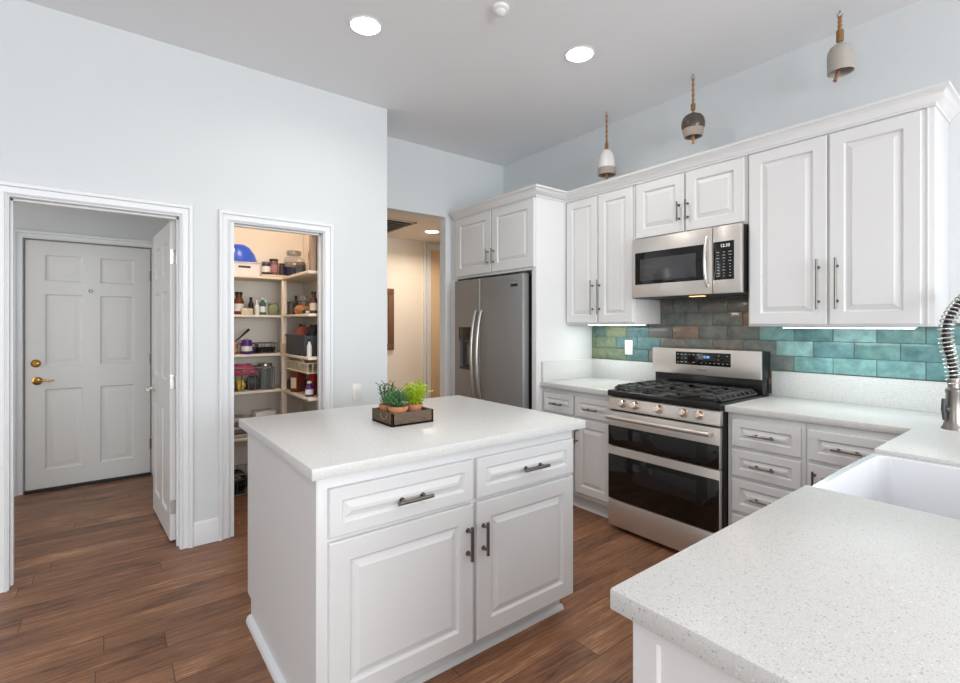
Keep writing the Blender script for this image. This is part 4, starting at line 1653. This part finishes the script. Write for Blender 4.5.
# yellow-green leafy plant, right
t, zt = pot('terracotta pot with a bushy yellow-green plant, at the right of the tray', 1.138, 1.972, 0.040, 0.068)
mb = MB(); mb2 = MB()
for s in range(36):
    a = random.uniform(0, 2 * PI); q = random.uniform(0.05, 0.6)
    d = Vector((q * math.cos(a), q * math.sin(a), 1)).normalized()
    b0 = Vector((1.138 + 0.018 * math.cos(a), 1.972 + 0.018 * math.sin(a), zt - 0.002))
    L = random.uniform(0.06, 0.115)
    mb2.tube([b0, b0 + d * L], 0.0012, 5)
    for k in range(9):
        f = 0.25 + 0.75 * k / 8
        aa = k * 2.4 + s
        leaf(mb, b0 + d * L * f, (math.cos(aa), math.sin(aa), 0.6), random.uniform(0.018, 0.03), 0.0068, 1, 0.3)
build('stems', mb2, M['leafy'], t)
build('foliage', mb, M['leafy'], t)
mb = MB()
b0 = Vector((1.165, 1.955, zt)); b1 = b0 + Vector((0.036, -0.028, 0.066))
mb.tube([b0, b0.lerp(b1, 0.5) + Vector((0, 0, 0.008)), b1], 0.0012, 6)
st = build('flower_stalk', mb, M['leafy'], t)
mb = MB()
for k in range(7):
    a = k * 0.9
    leaf(mb, b1, (math.cos(a), math.sin(a), 0.2), 0.013, 0.005, 1, 0.2)
build('blossom', mb, M['petal'], st)

# =================================================================== FAUCET
fx, fy, fz = 2.85, 0.398, CT1 + 0.0002
fa = thing('spring_faucet', 'brushed nickel kitchen faucet with exposed spring coil on the far corner counter', 'faucet', (fx, fy, fz))
mb = MB()
mb.lathe([(0.040, 0), (0.040, 0.006), (0.036, 0.012), (0.031, 0.03), (0.027, 0.08), (0.0255, 0.15), (0.0275, 0.156), (0.0275, 0.168), (0.020, 0.176), (0.017, 0.20)], (fx, fy, fz), 28)
build('body', mb, M['faucetm'], fa)
dv = Vector((0.25, -0.97, 0)).normalized()
mb = MB()
side = Vector((-0.79, 0.61, 0))
p = Vector((fx, fy, fz + 0.085)) + side * 0.024
mb.tube([p - side * 0.004, p + side * 0.018], 0.013, 14)
mb.tube([p + side * 0.016 + Vector((0, 0, -0.045)), p + side * 0.02 + Vector((0, 0, 0.0)), p + side * 0.02 + Vector((0, 0, 0.045))], [0.006, 0.0085, 0.006], 10)
build('lever', mb, M['dgrey'], fa)
path = []
P_ = [Vector((fx, fy, fz + 0.195)), Vector((fx, fy, fz + 0.245)) + side * 0.004, Vector((fx, fy, fz + 0.30)) + side * 0.014, Vector((fx, fy, fz + 0.345)) + side * 0.026,
      Vector((fx, fy, fz + 0.40)) + side * 0.034, Vector((fx, fy, fz + 0.463)) + side * 0.022, Vector((fx, fy, fz + 0.525)) - side * 0.018,
      Vector((fx, fy, fz + 0.570)) - side * 0.075, Vector((fx, fy, fz + 0.572)) - side * 0.135, Vector((fx, fy, fz + 0.52)) - side * 0.18,
      Vector((fx, fy, fz + 0.45)) - side * 0.19, Vector((fx, fy, fz + 0.38)) - side * 0.19]


def catmull(P, n=10):
    out = []
    for i in range(len(P) - 1):
        a, b, c, d = P[max(i - 1, 0)], P[i], P[i + 1], P[min(i + 2, len(P) - 1)]
        for k in range(n):
            t = k / n
            out.append(0.5 * ((2 * b) + (c - a) * t + (2 * a - 5 * b + 4 * c - d) * t * t + (3 * b - a - 3 * c + d) * t ** 3))
    out.append(P[-1])
    return out


path = catmull(P_)
mb = MB()
mb.tube(path, 0.0135, 12)
build('hose', mb, M['gun'], fa)
# spring: helix round the hose path
cum = [0.0]
for a, b in zip(path, path[1:]):
    cum.append(cum[-1] + (b - a).length)
turns = int(cum[-1] / 0.0175)
NS = turns * 16
coil = []
j = 0
u = None
for k in range(NS + 1):
    s_ = cum[-1] * k / NS
    while j < len(cum) - 2 and cum[j + 1] < s_: j += 1
    f = (s_ - cum[j]) / max(cum[j + 1] - cum[j], 1e-9)
    c = path[j].lerp(path[j + 1], f)
    tt = (path[min(j + 2, len(path) - 1)] - path[max(j - 1, 0)]).normalized()
    if u is None:
        u = tt.cross(Vector((0.61, 0.79, 0))).normalized()
    u = (u - tt * u.dot(tt)).normalized()
    v = tt.cross(u)
    a = 2 * PI * turns * k / NS
    coil.append(c + (u * math.cos(a) + v * math.sin(a)) * 0.0245)
mb = MB()
mb.tube(coil, 0.0030, 6)
build('spring_coil', mb, M['steelpol'], fa)
mb = MB()
e = path[-1]
mb.lathe([(0.012, 0.01), (0.018, 0.0), (0.020, -0.06), (0.024, -0.12), (0.022, -0.13)], e, 20)
build('spray_head', mb, M['faucetm'], fa)
mb = MB()
q0 = Vector((fx, fy, fz + 0.162))
mb.tube([q0, q0 - side * 0.17], 0.008, 12)
mb.tube([q0 - side * 0.19 + Vector((0.026 * math.cos(a), 0.026 * math.sin(a), 0)) for a in [2 * PI * k / 20 for k in range(20)]], 0.006, 8, closed=True)
build('holder_arm', mb, M['faucetm'], fa)
mb = MB()
mb.tube([Vector((fx, fy, fz + 0.19)), Vector((fx, fy, fz + 0.215))], 0.0215, 20)
build('collar', mb, M['faucetm'], fa)

# =================================================================== PANTRY
ZS = (1.752, 1.438, 1.118, 0.818, 0.445)
TH = 0.02
ps = thing('pantry_shelving', 'cream L-shaped pantry shelving of five levels with a corner post', 'shelving', (1.18, 4.2, 0))
mb = MB()
mb.box(1.168, 1.208, 4.20, 4.235, 0, 1.728, 0.002)
build('post', mb, M['shelf'], ps)
PX0, PX1, PY1 = 0.613, 1.437, 4.499
for i, z in enumerate(ZS):
    mb = MB()
    mb.box(PX0, PX1, 4.196 if i == 0 else 4.236, PY1, z - TH, z, 0.0015)
    build('shelf', mb, M['shelf'], ps)
    if i < 5:
        mb = MB()
        mb.box(1.172, PX1, YL + T + 0.02, 4.1955 if i == 0 else 4.2355, z - TH, z, 0.0015)
        build('shelf', mb, M['shelf'], ps)
mb = MB()
mb.box(1.155, 1.222, 4.188, 4.1995, 1.115, 1.20, 0.001)
tag(build('hanging_tag', mb, paint((206, 178, 146), 0.7)), 'beige rectangular card fixed to the pantry corner post', 'card')


def container(name, label, cat, x, y, z, prof, m, cap=None, capm=None, band=None, bandm=None, seg=20, group=None, capname='lid', mlab=None):
    """lathe vessel; cap/band are lathe profiles of their own parts"""
    t = thing(name, label, cat, (x, y, z + 0.0004), group=group)
    mb = MB(); mb.lathe(prof, (x, y, z + 0.0004), seg)
    build('body', mb, m, t)
    if cap:
        mb = MB(); mb.lathe(cap, (x, y, z + 0.0004), seg); build(capname, mb, capm, t)
    if band:
        mb = MB(); mb.lathe(band, (x, y, z + 0.0004), seg, cap=False); build('wrapper', mb, bandm, t)
    return t


def jar(label, x, y, z, r, h, m, capm, bandm=None, cat='jar', group=None, name='jar'):
    return container(name, label, cat, x, y, z, [(r * .92, 0), (r, 0.005), (r, h * .78), (r * .9, h * .84), (r * .86, h * .86)], m,
                     [(r * .9, h * .862), (r * .95, h * .865), (r * .95, h * .99), (r * .9, h)], capm,
                     [(r * 1.012, h * .18), (r * 1.012, h * .64)] if bandm else None, bandm, group=group)


def bottle(label, x, y, z, r, h, m, capm, bandm=None, cat='bottle', neck=.35, group=None):
    return container('bottle', label, cat, x, y, z, [(r * .92, 0), (r, 0.006), (r, h * .58), (r * .85, h * .66), (r * neck, h * .76), (r * neck, h * .86)], m,
                     [(r * (neck + .1), h * .862), (r * (neck + .1), h * .99), (r * neck, h)], capm,
                     [(r * 1.012, h * .15), (r * 1.012, h * .48)] if bandm else None, bandm, group=group, capname='cap')


def bag(name, label, cat, x, y, z, sx, sy, sz, m, seed=0, group=None):
    """soft pillow-like bag / bundle"""
    random.seed(seed)
    mb = MB()
    n, k = 14, 9
    rings = []
    for i in range(k + 1):
        f = i / k
        zz = sz * f
        prof = math.sin(PI * min(max(0.12 + 0.76 * f, 0), 1)) ** 0.5
        rings.append([mb.bm.verts.new((x + sx / 2 * prof * (abs(math.cos(2 * PI * j / n)) ** .7) * (1 if math.cos(2 * PI * j / n) > 0 else -1) * random.uniform(.78, 1.12),
                                       y + sy / 2 * prof * (abs(math.sin(2 * PI * j / n)) ** .7) * (1 if math.sin(2 * PI * j / n) > 0 else -1) * random.uniform(.78, 1.12),
                                       z + 0.0004 + zz + (random.uniform(-.09, .09) * sz if 0 < i else 0))) for j in range(n)])
    for a, b in zip(rings, rings[1:]):
        for j in range(n):
            l = (j + 1) % n
            mb.bm.faces.new([a[j], a[l], b[l], b[j]])
    mb.bm.faces.new(list(reversed(rings[0]))); mb.bm.faces.new(rings[-1])
    o = build(name, mb, m, angle=60)
    tag(o, label, cat, group)
    return o


def carton(name, label, cat, x, y, z, sx, sy, sz, m, rz=0.0, facem=None, group=None):
    t = thing(name, label, cat, (x, y, z + 0.0004), rz, group)
    mb = MB(); mb.box(-sx / 2, sx / 2, -sy / 2, sy / 2, 0, sz, min(0.004, sz * .1))
    build('box', mb, m, t, local=True)
    if facem:
        mb = MB(); mb.box(-sx * .38, sx * .38, -sy / 2 - 0.0012, -sy / 2 + 0.001, sz * .2, sz * .75)
        build('printed_panel', mb, facem, t, local=True)
    return t


def wire_basket(label, x0, x1, y0, y1, z, h, m, group=None, wr=0.0025, cat='basket', name='wire_basket', step=0.035):
    t = thing(name, label, cat, ((x0 + x1) / 2, (y0 + y1) / 2, z), group=group)
    mb = MB()
    for zz in (z + wr, z + h):
        mb.tube([(x0, y0, zz), (x1, y0, zz), (x1, y1, zz), (x0, y1, zz)], wr * 1.5, 6, closed=True)
    build('rim', mb, m, t)
    mb = MB()
    n = max(2, int((x1 - x0) / step))
    for k in range(n + 1):
        xx = x0 + (x1 - x0) * k / n
        mb.tube([(xx, y0, z + h), (xx, y0, z + wr), (xx, y1, z + wr), (xx, y1, z + h)], wr, 5)
    n = max(2, int((y1 - y0) / step))
    for k in range(n + 1):
        yy = y0 + (y1 - y0) * k / n
        mb.tube([(x0, yy, z + h), (x0, yy, z + wr), (x1, yy, z + wr), (x1, yy, z + h)], wr, 5)
    build('wires', mb, m, t)
    return t


WHITE = paint((232, 226, 220), 0.4); BLACK = paint((26, 24, 26), 0.4); NAVY = paint((36, 38, 74), 0.4); GREYW = paint((128, 126, 124), 0.4, 0.6)
BROWN = paint((92, 52, 36), 0.4); AMBER = paint((110, 62, 30), 0.3); TEAL = paint((28, 104, 104), 0.4); CREAM = paint((226, 208, 176), 0.6)
RED = paint((140, 34, 34), 0.4); PURPLE = paint((84, 46, 120), 0.35); PINK = paint((220, 96, 128), 0.6); YEL = paint((214, 178, 42), 0.4)
ORANGE = paint((206, 140, 84), 0.6); SAGE = paint((150, 156, 120), 0.6); DGREY = paint((70, 72, 76), 0.5); BLUE = paint((18, 78, 196), 0.28)
PEACH = paint((212, 140, 110), 0.6); SILVER = paint((176, 172, 168), 0.25, 0.9)

# --- top shelf
z = ZS[0]
t = thing('storage_bin', 'white storage bin with dark handle slot at the left of the pantry top shelf', 'bin', (0.88, 4.33, z))
mb = MB()
mb.poly_extrude([(0.745, 4.24), (1.005, 4.24), (1.005, 4.44), (0.745, 4.44)], z + 0.0004, z + 0.104, 0.004)
mb.box(0.738, 1.012, 4.232, 4.448, z + 0.104, z + 0.112, 0.002)
build('box', mb, WHITE, t)
mb = MB(); mb.box(0.845, 0.935, 4.2375, 4.241, z + 0.062, z + 0.078, 0.001); build('handle_slot', mb, BLACK, t)
t = thing('upturned_bowl', 'glossy blue upturned bowl resting on the white bin of the pantry top shelf', 'bowl', (0.865, 4.335, z + 0.1124))
mb = MB()
mb.lathe([(0.143, 0), (0.145, 0.008), (0.134, 0.016), (0.115, 0.07), (0.080, 0.122), (0.045, 0.146), (0, 0.152)], (0.872, 4.345, z + 0.1124), 32, sy=.82)
build('body', mb, BLUE, t)
mb = MB()
mb.box(-0.05, 0.05, -0.018, 0.018, -0.002, 0.003, 0.002, mtx=Matrix.Translation((0.822, 4.275, z + 0.1124 + 0.09)) @ Matrix.Rotation(R(60), 4, 'X'))
build('white_patch', mb, WHITE, t)
t = carton('serving_board', 'flat cream board lying under the jars on the pantry top shelf', 'board', 1.105, 4.265, z, 0.20, 0.14, 0.016, CREAM)
zt = z + 0.0168
jar('white-labelled jar with grey lid, leftmost jar on the pantry top shelf', 1.053, 4.24, zt, 0.034, 0.105, NAVY, GREYW, WHITE)
jar('jar with black lid and pink label between two jars on the pantry top shelf', 1.120, 4.262, zt, 0.036, 0.135, paint((120, 84, 84), .3), BLACK, paint((170, 120, 118), .5))
jar('slim dark jar in front of the big glass jar on the pantry top shelf', 1.174, 4.228, zt, 0.022, 0.10, paint((60, 50, 62), .3), BLACK)
bx, by = 1.285, 4.27
t = container('glass_jar', 'big clear glass jar with metal lid in the corner of the pantry top shelf', 'jar', bx, by, z,
              [(0.072, 0), (0.082, 0.008), (0.082, 0.145), (0.074, 0.172), (0.056, 0.19), (0.054, 0.198)], M['glass'],
              [(0.058, 0.1985), (0.060, 0.20), (0.060, 0.232), (0.054, 0.236)], SILVER)
mb = MB(); mb.lathe([(0.070, 0.006), (0.077, 0.012), (0.077, 0.13), (0.07, 0.136)], (bx, by, z), 24); build('contents', mb, paint((120, 96, 88), .7), t)
mb = MB(); mb.lathe([(0.0835, 0.02), (0.0835, 0.09)], (bx, by, z), 24, cap=False); build('wrapper', mb, NAVY, t)
jar('short pale-lidded jar right of the big glass jar on the pantry top shelf', 1.235, 4.02, z, 0.034, 0.10, paint((110, 92, 84), .3), CREAM, NAVY)
jar('short cream-lidded jar nearest the pantry doorway on the top shelf', 1.228, 3.90, z, 0.036, 0.115, paint((120, 100, 88), .3), CREAM, DGREY)
bag('apron', 'dark cloth bundle stuffed upright at the right end of the pantry top shelf', 'cloth', 1.285, 3.69, z, 0.12, 0.12, 0.26, BLACK, 4)
carton('cereal_box', 'tall tan box standing at the right end of the pantry top shelf', 'box', 1.215, 3.585, z, 0.04, 0.055, 0.27, paint((176, 148, 122), .7))

# --- second shelf
z = ZS[1]
bottle('wide amber bottle with black cap and white label on the pantry second shelf', 0.865, 4.33, z, 0.040, 0.185, AMBER, BLACK, WHITE, neck=.6)
carton('spice_box', 'low white box in front of bottles on the pantry second shelf', 'box', 0.912, 4.262, z, 0.085, 0.04, 0.05, CREAM)
bottle('slim black bottle with black cap on the pantry second shelf', 0.955, 4.32, z, 0.020, 0.145, BLACK, BLACK, neck=.5)
bottle('white bottle with white cap beside the teal bottle on the pantry second shelf', 0.990, 4.27, z, 0.019, 0.12, WHITE, WHITE, neck=.5)
bottle('teal-bottomed spray bottle on the pantry second shelf', 1.036, 4.28, z, 0.026, 0.145, TEAL, WHITE, WHITE, neck=.35)
bottle('small clear bottle with pale cap left of the green bag in the pantry', 1.075, 4.33, z, 0.018, 0.125, paint((176, 180, 166), .2), WHITE, neck=.5)
bag('snack_bag', 'crumpled sage green bag on the pantry second shelf beside the post', 'bag', 1.133, 4.35, z, 0.10, 0.10, 0.10, SAGE, 8)
wire_basket('dark wire rack at the back of the pantry second shelf behind the bread bag', 1.23, 1.41, 4.02, 4.34, z, 0.11, DGREY, cat='rack', name='wire_rack')
bottle('tall dark bottle standing in the wire rack of the pantry second shelf', 1.29, 4.23, z + 0.006, 0.018, 0.16, BLACK, BLACK, neck=.5)
for k in range(4):
    jar('pale spice jar in a row inside the wire rack of the pantry second shelf', 1.31, 4.165 - k * 0.038, z + 0.0056, 0.016, 0.15, paint((170, 160, 150), .3), SILVER, group='spice jars in the pantry wire rack')
bag('bread_bag', 'orange and cream bread bag lying at the front of the pantry second shelf', 'bag', 1.235, 3.89, z, 0.10, 0.24, 0.068, ORANGE, 21)
bottle('dark sauce bottle with black cap at the right end of the pantry second shelf', 1.235, 3.62, z, 0.030, 0.165, BROWN, BLACK, CREAM, neck=.5)
carton('tea_box', 'flat dark box under the sauce bottle end of the pantry second shelf', 'box', 1.215, 3.705, z, 0.06, 0.07, 0.03, BLACK, facem=WHITE)

# --- third shelf
z = ZS[2]
wire_basket('long grey wire rack on the pantry third shelf behind the purple jug', 0.66, 1.155, 4.28, 4.46, z, 0.085, GREYW, cat='rack', name='wire_rack', step=0.06)
bag('peach_bag', 'peach crinkled bag left of the purple jug in the pantry', 'bag', 0.80, 4.285, z + 0.0065, 0.085, 0.075, 0.10, PEACH, 31)
t = container('jug', 'purple lidded jug on the pantry third shelf', 'jug', 0.912, 4.268, z, [(0.038, 0), (0.042, 0.006), (0.040, 0.08), (0.036, 0.10)], PURPLE,
              [(0.038, 0.1005), (0.038, 0.112), (0.02, 0.118)], PURPLE, [(0.0415, 0.025), (0.041, 0.065)], WHITE)
mb = MB(); mb.tube([(0.952, 4.262, z + 0.09), (0.976, 4.26, z + 0.08), (0.976, 4.26, z + 0.04), (0.953, 4.262, z + 0.028)], 0.005, 8); build('handle', mb, PURPLE, t)
t = thing('frying_pan', 'black frying pan beside the post on the pantry third shelf', 'pan', (1.075, 4.36, z + 0.0065))
mb = MB(); mb.lathe([(0.075, 0), (0.085, 0.004), (0.098, 0.042), (0.095, 0.042), (0.082, 0.008), (0, 0.008)], (1.062, 4.362, z + 0.0065), 28); build('body', mb, BLACK, t)
mb = MB(); mb.tube([(1.0, 4.29, z + 0.043), (0.985, 4.24, z + 0.062), (0.975, 4.19, z + 0.075)], [0.007, 0.008, 0.010], 8); build('handle', mb, BLACK, t)
t = thing('ladle', 'dark ladle leaning up out of the rack on the pantry third shelf', 'ladle', (0.86, 4.36, z + 0.07))
mb = MB(); mb.tube([(0.83, 4.36, z + 0.088), (0.88, 4.37, z + 0.13), (0.955, 4.385, z + 0.20)], [0.004, 0.006, 0.011], 8); build('handle', mb, BLACK, t)
mb = MB(); mb.lathe([(0, -0.02), (0.02, -0.014), (0.03, 0), (0.027, 0), (0.018, -0.01), (0, -0.016)], (0.815, 4.358, z + 0.108), 16); build('bowl', mb, BLACK, t)
t = thing('storage_tub', 'dark grey open tub on the right arm of the pantry third shelf', 'tub', (1.30, 3.86, z))
mb = MB()
a = [(1.185, 3.62), (1.42, 3.62), (1.42, 4.10), (1.185, 4.10)]
for q in ((1.182, 1.19, 3.66, 4.13), (1.412, 1.42, 3.66, 4.13), (1.19, 1.412, 3.66, 3.668), (1.19, 1.412, 4.122, 4.13)):
    mb.box(*q, z + 0.0004, z + 0.155, 0.002)
mb.box(1.182, 1.42, 3.66, 4.13, z + 0.0004, z + 0.008)
build('body', mb, DGREY, t)
mb = MB(); mb.box(1.174, 1.19, 3.65, 4.14, z + 0.148, z + 0.162, 0.003); mb.box(1.412, 1.428, 3.65, 4.14, z + 0.148, z + 0.162, 0.003)
build('rim', mb, DGREY, t)
bag('snack_bag', 'red and white snack bag poking out of the grey tub in the pantry', 'bag', 1.27, 3.99, z + 0.0085, 0.12, 0.13, 0.22, paint((176, 84, 72), .5), 41)
bag('cloth_bag', 'black bag bulging from the near end of the grey tub in the pantry', 'bag', 1.29, 3.77, z + 0.0085, 0.14, 0.15, 0.22, BLACK, 43)
bag('flour_bag', 'small beige bag beside the post left of the grey tub in the pantry', 'bag', 1.245, 4.17, z, 0.055, 0.055, 0.085, CREAM, 45)
bottle('slim white bottle at the near end of the grey tub in the pantry', 1.20, 3.615, z, 0.018, 0.13, WHITE, BLACK, neck=.5)
# hanging basket under third shelf
t = wire_basket('cream wire basket hung under the pantry third shelf', 1.185, 1.40, 3.60, 4.14, ZS[2] - 0.125, 0.075, CREAM, cat='basket', name='hanging_basket', wr=0.0036)
mb = MB()
for yy in (3.68, 4.06):
    mb.tube([(1.185, yy, ZS[2] - 0.05), (1.162, yy, ZS[2] - 0.02), (1.162, yy, ZS[2] + 0.004), (1.173, yy, ZS[2] + 0.004)], 0.003, 6)
build('hooks', mb, CREAM, t)

# --- fourth shelf
z = ZS[3]
wire_basket('grey wire basket holding a pink cloth on the pantry fourth shelf', 0.72, 1.12, 4.245, 4.46, z, 0.185, GREYW, step=0.045, wr=0.0038)
bag('pink_cloth', 'folded bright pink cloth on top of the wire basket of the pantry', 'cloth', 0.905, 4.35, z + 0.125, 0.20, 0.15, 0.085, PINK, 51)
bag('yellow_pouch', 'small yellow pouch inside the wire basket below the pink cloth', 'pouch', 0.87, 4.29, z + 0.0065, 0.065, 0.06, 0.085, YEL, 52)
bag('dark_pouch', 'dark pouch inside the wire basket right of the yellow pouch', 'pouch', 0.965, 4.31, z + 0.0065, 0.11, 0.10, 0.105, DGREY, 53)
t = container('food_container', 'clear food container with pale lid at the right of the pantry wire basket', 'container', 1.065, 4.32, z + 0.0065,
              [(0.046, 0), (0.050, 0.005), (0.052, 0.19)], M['glass'], [(0.055, 0.1905), (0.055, 0.205), (0.05, 0.21)], SILVER)
mb = MB(); mb.lathe([(0.04, 0.006), (0.044, 0.15)], (1.065, 4.32, z + 0.0065), 18); build('contents', mb, paint((88, 104, 96), .7), t)
carton('tray_box', 'flat black tray beside the post on the right arm of the pantry fourth shelf', 'tray', 1.29, 4.20, z, 0.16, 0.12, 0.075, BLACK)
carton('snack_box', 'red-brown snack box on the right arm of the pantry fourth shelf', 'box', 1.235, 3.99, z, 0.07, 0.10, 0.155, paint((122, 50, 36), .45), R(-60), CREAM)
carton('snack_box', 'dark red box behind the purple bottle on the pantry fourth shelf', 'box', 1.30, 3.75, z, 0.08, 0.12, 0.165, RED, R(-70))
bottle('purple bottle with white label at the right end of the pantry fourth shelf', 1.215, 3.66, z, 0.030, 0.115, PURPLE, WHITE, WHITE, neck=.5)

# --- fifth shelf
z = ZS[4]
t = thing('folded_blanket', 'striped folded cloth stack at the left of the low pantry shelf', 'blanket', (0.82, 4.35, z))
for k in range(5):
    mb = MB(); mb.box(0.715, 0.925, 4.25, 4.45, z + 0.0004 + k * 0.032, z + 0.031 + k * 0.032, 0.012, 3)
    build('fold', mb, paint((188, 176, 168), .9) if k % 2 == 0 else paint((112, 104, 102), .9), t)
carton('white_box', 'white box in the middle of the low pantry shelf seen over the island', 'box', 1.06, 4.35, z, 0.16, 0.16, 0.19, WHITE, facem=paint((150, 150, 150), .5))
jar('dark round jar on the low right arm of the pantry, nearer the corner', 1.27, 3.93, z, 0.04, 0.17, BLACK, BLACK)
jar('dark round jar on the low right arm of the pantry, nearer the door', 1.27, 3.78, z, 0.04, 0.18, DGREY, BLACK)
# --- floor of the pantry
t = wire_basket('low grey wire rack standing on the pantry floor', 0.70, 1.0, 4.16, 4.44, 0.02, 0.16, GREYW, cat='rack', name='wire_rack', step=0.06)
mb = MB()
for xx in (0.70, 1.0):
    for yy in (4.16, 4.44):
        mb.tube([(xx, yy, 0.0), (xx, yy, 0.19)], 0.005, 6)
build('legs', mb, GREYW, t)
bag('shoe_bag', 'dark bag sitting in the wire rack on the pantry floor', 'bag', 0.83, 4.29, 0.0265, 0.20, 0.20, 0.14, BLACK, 61)
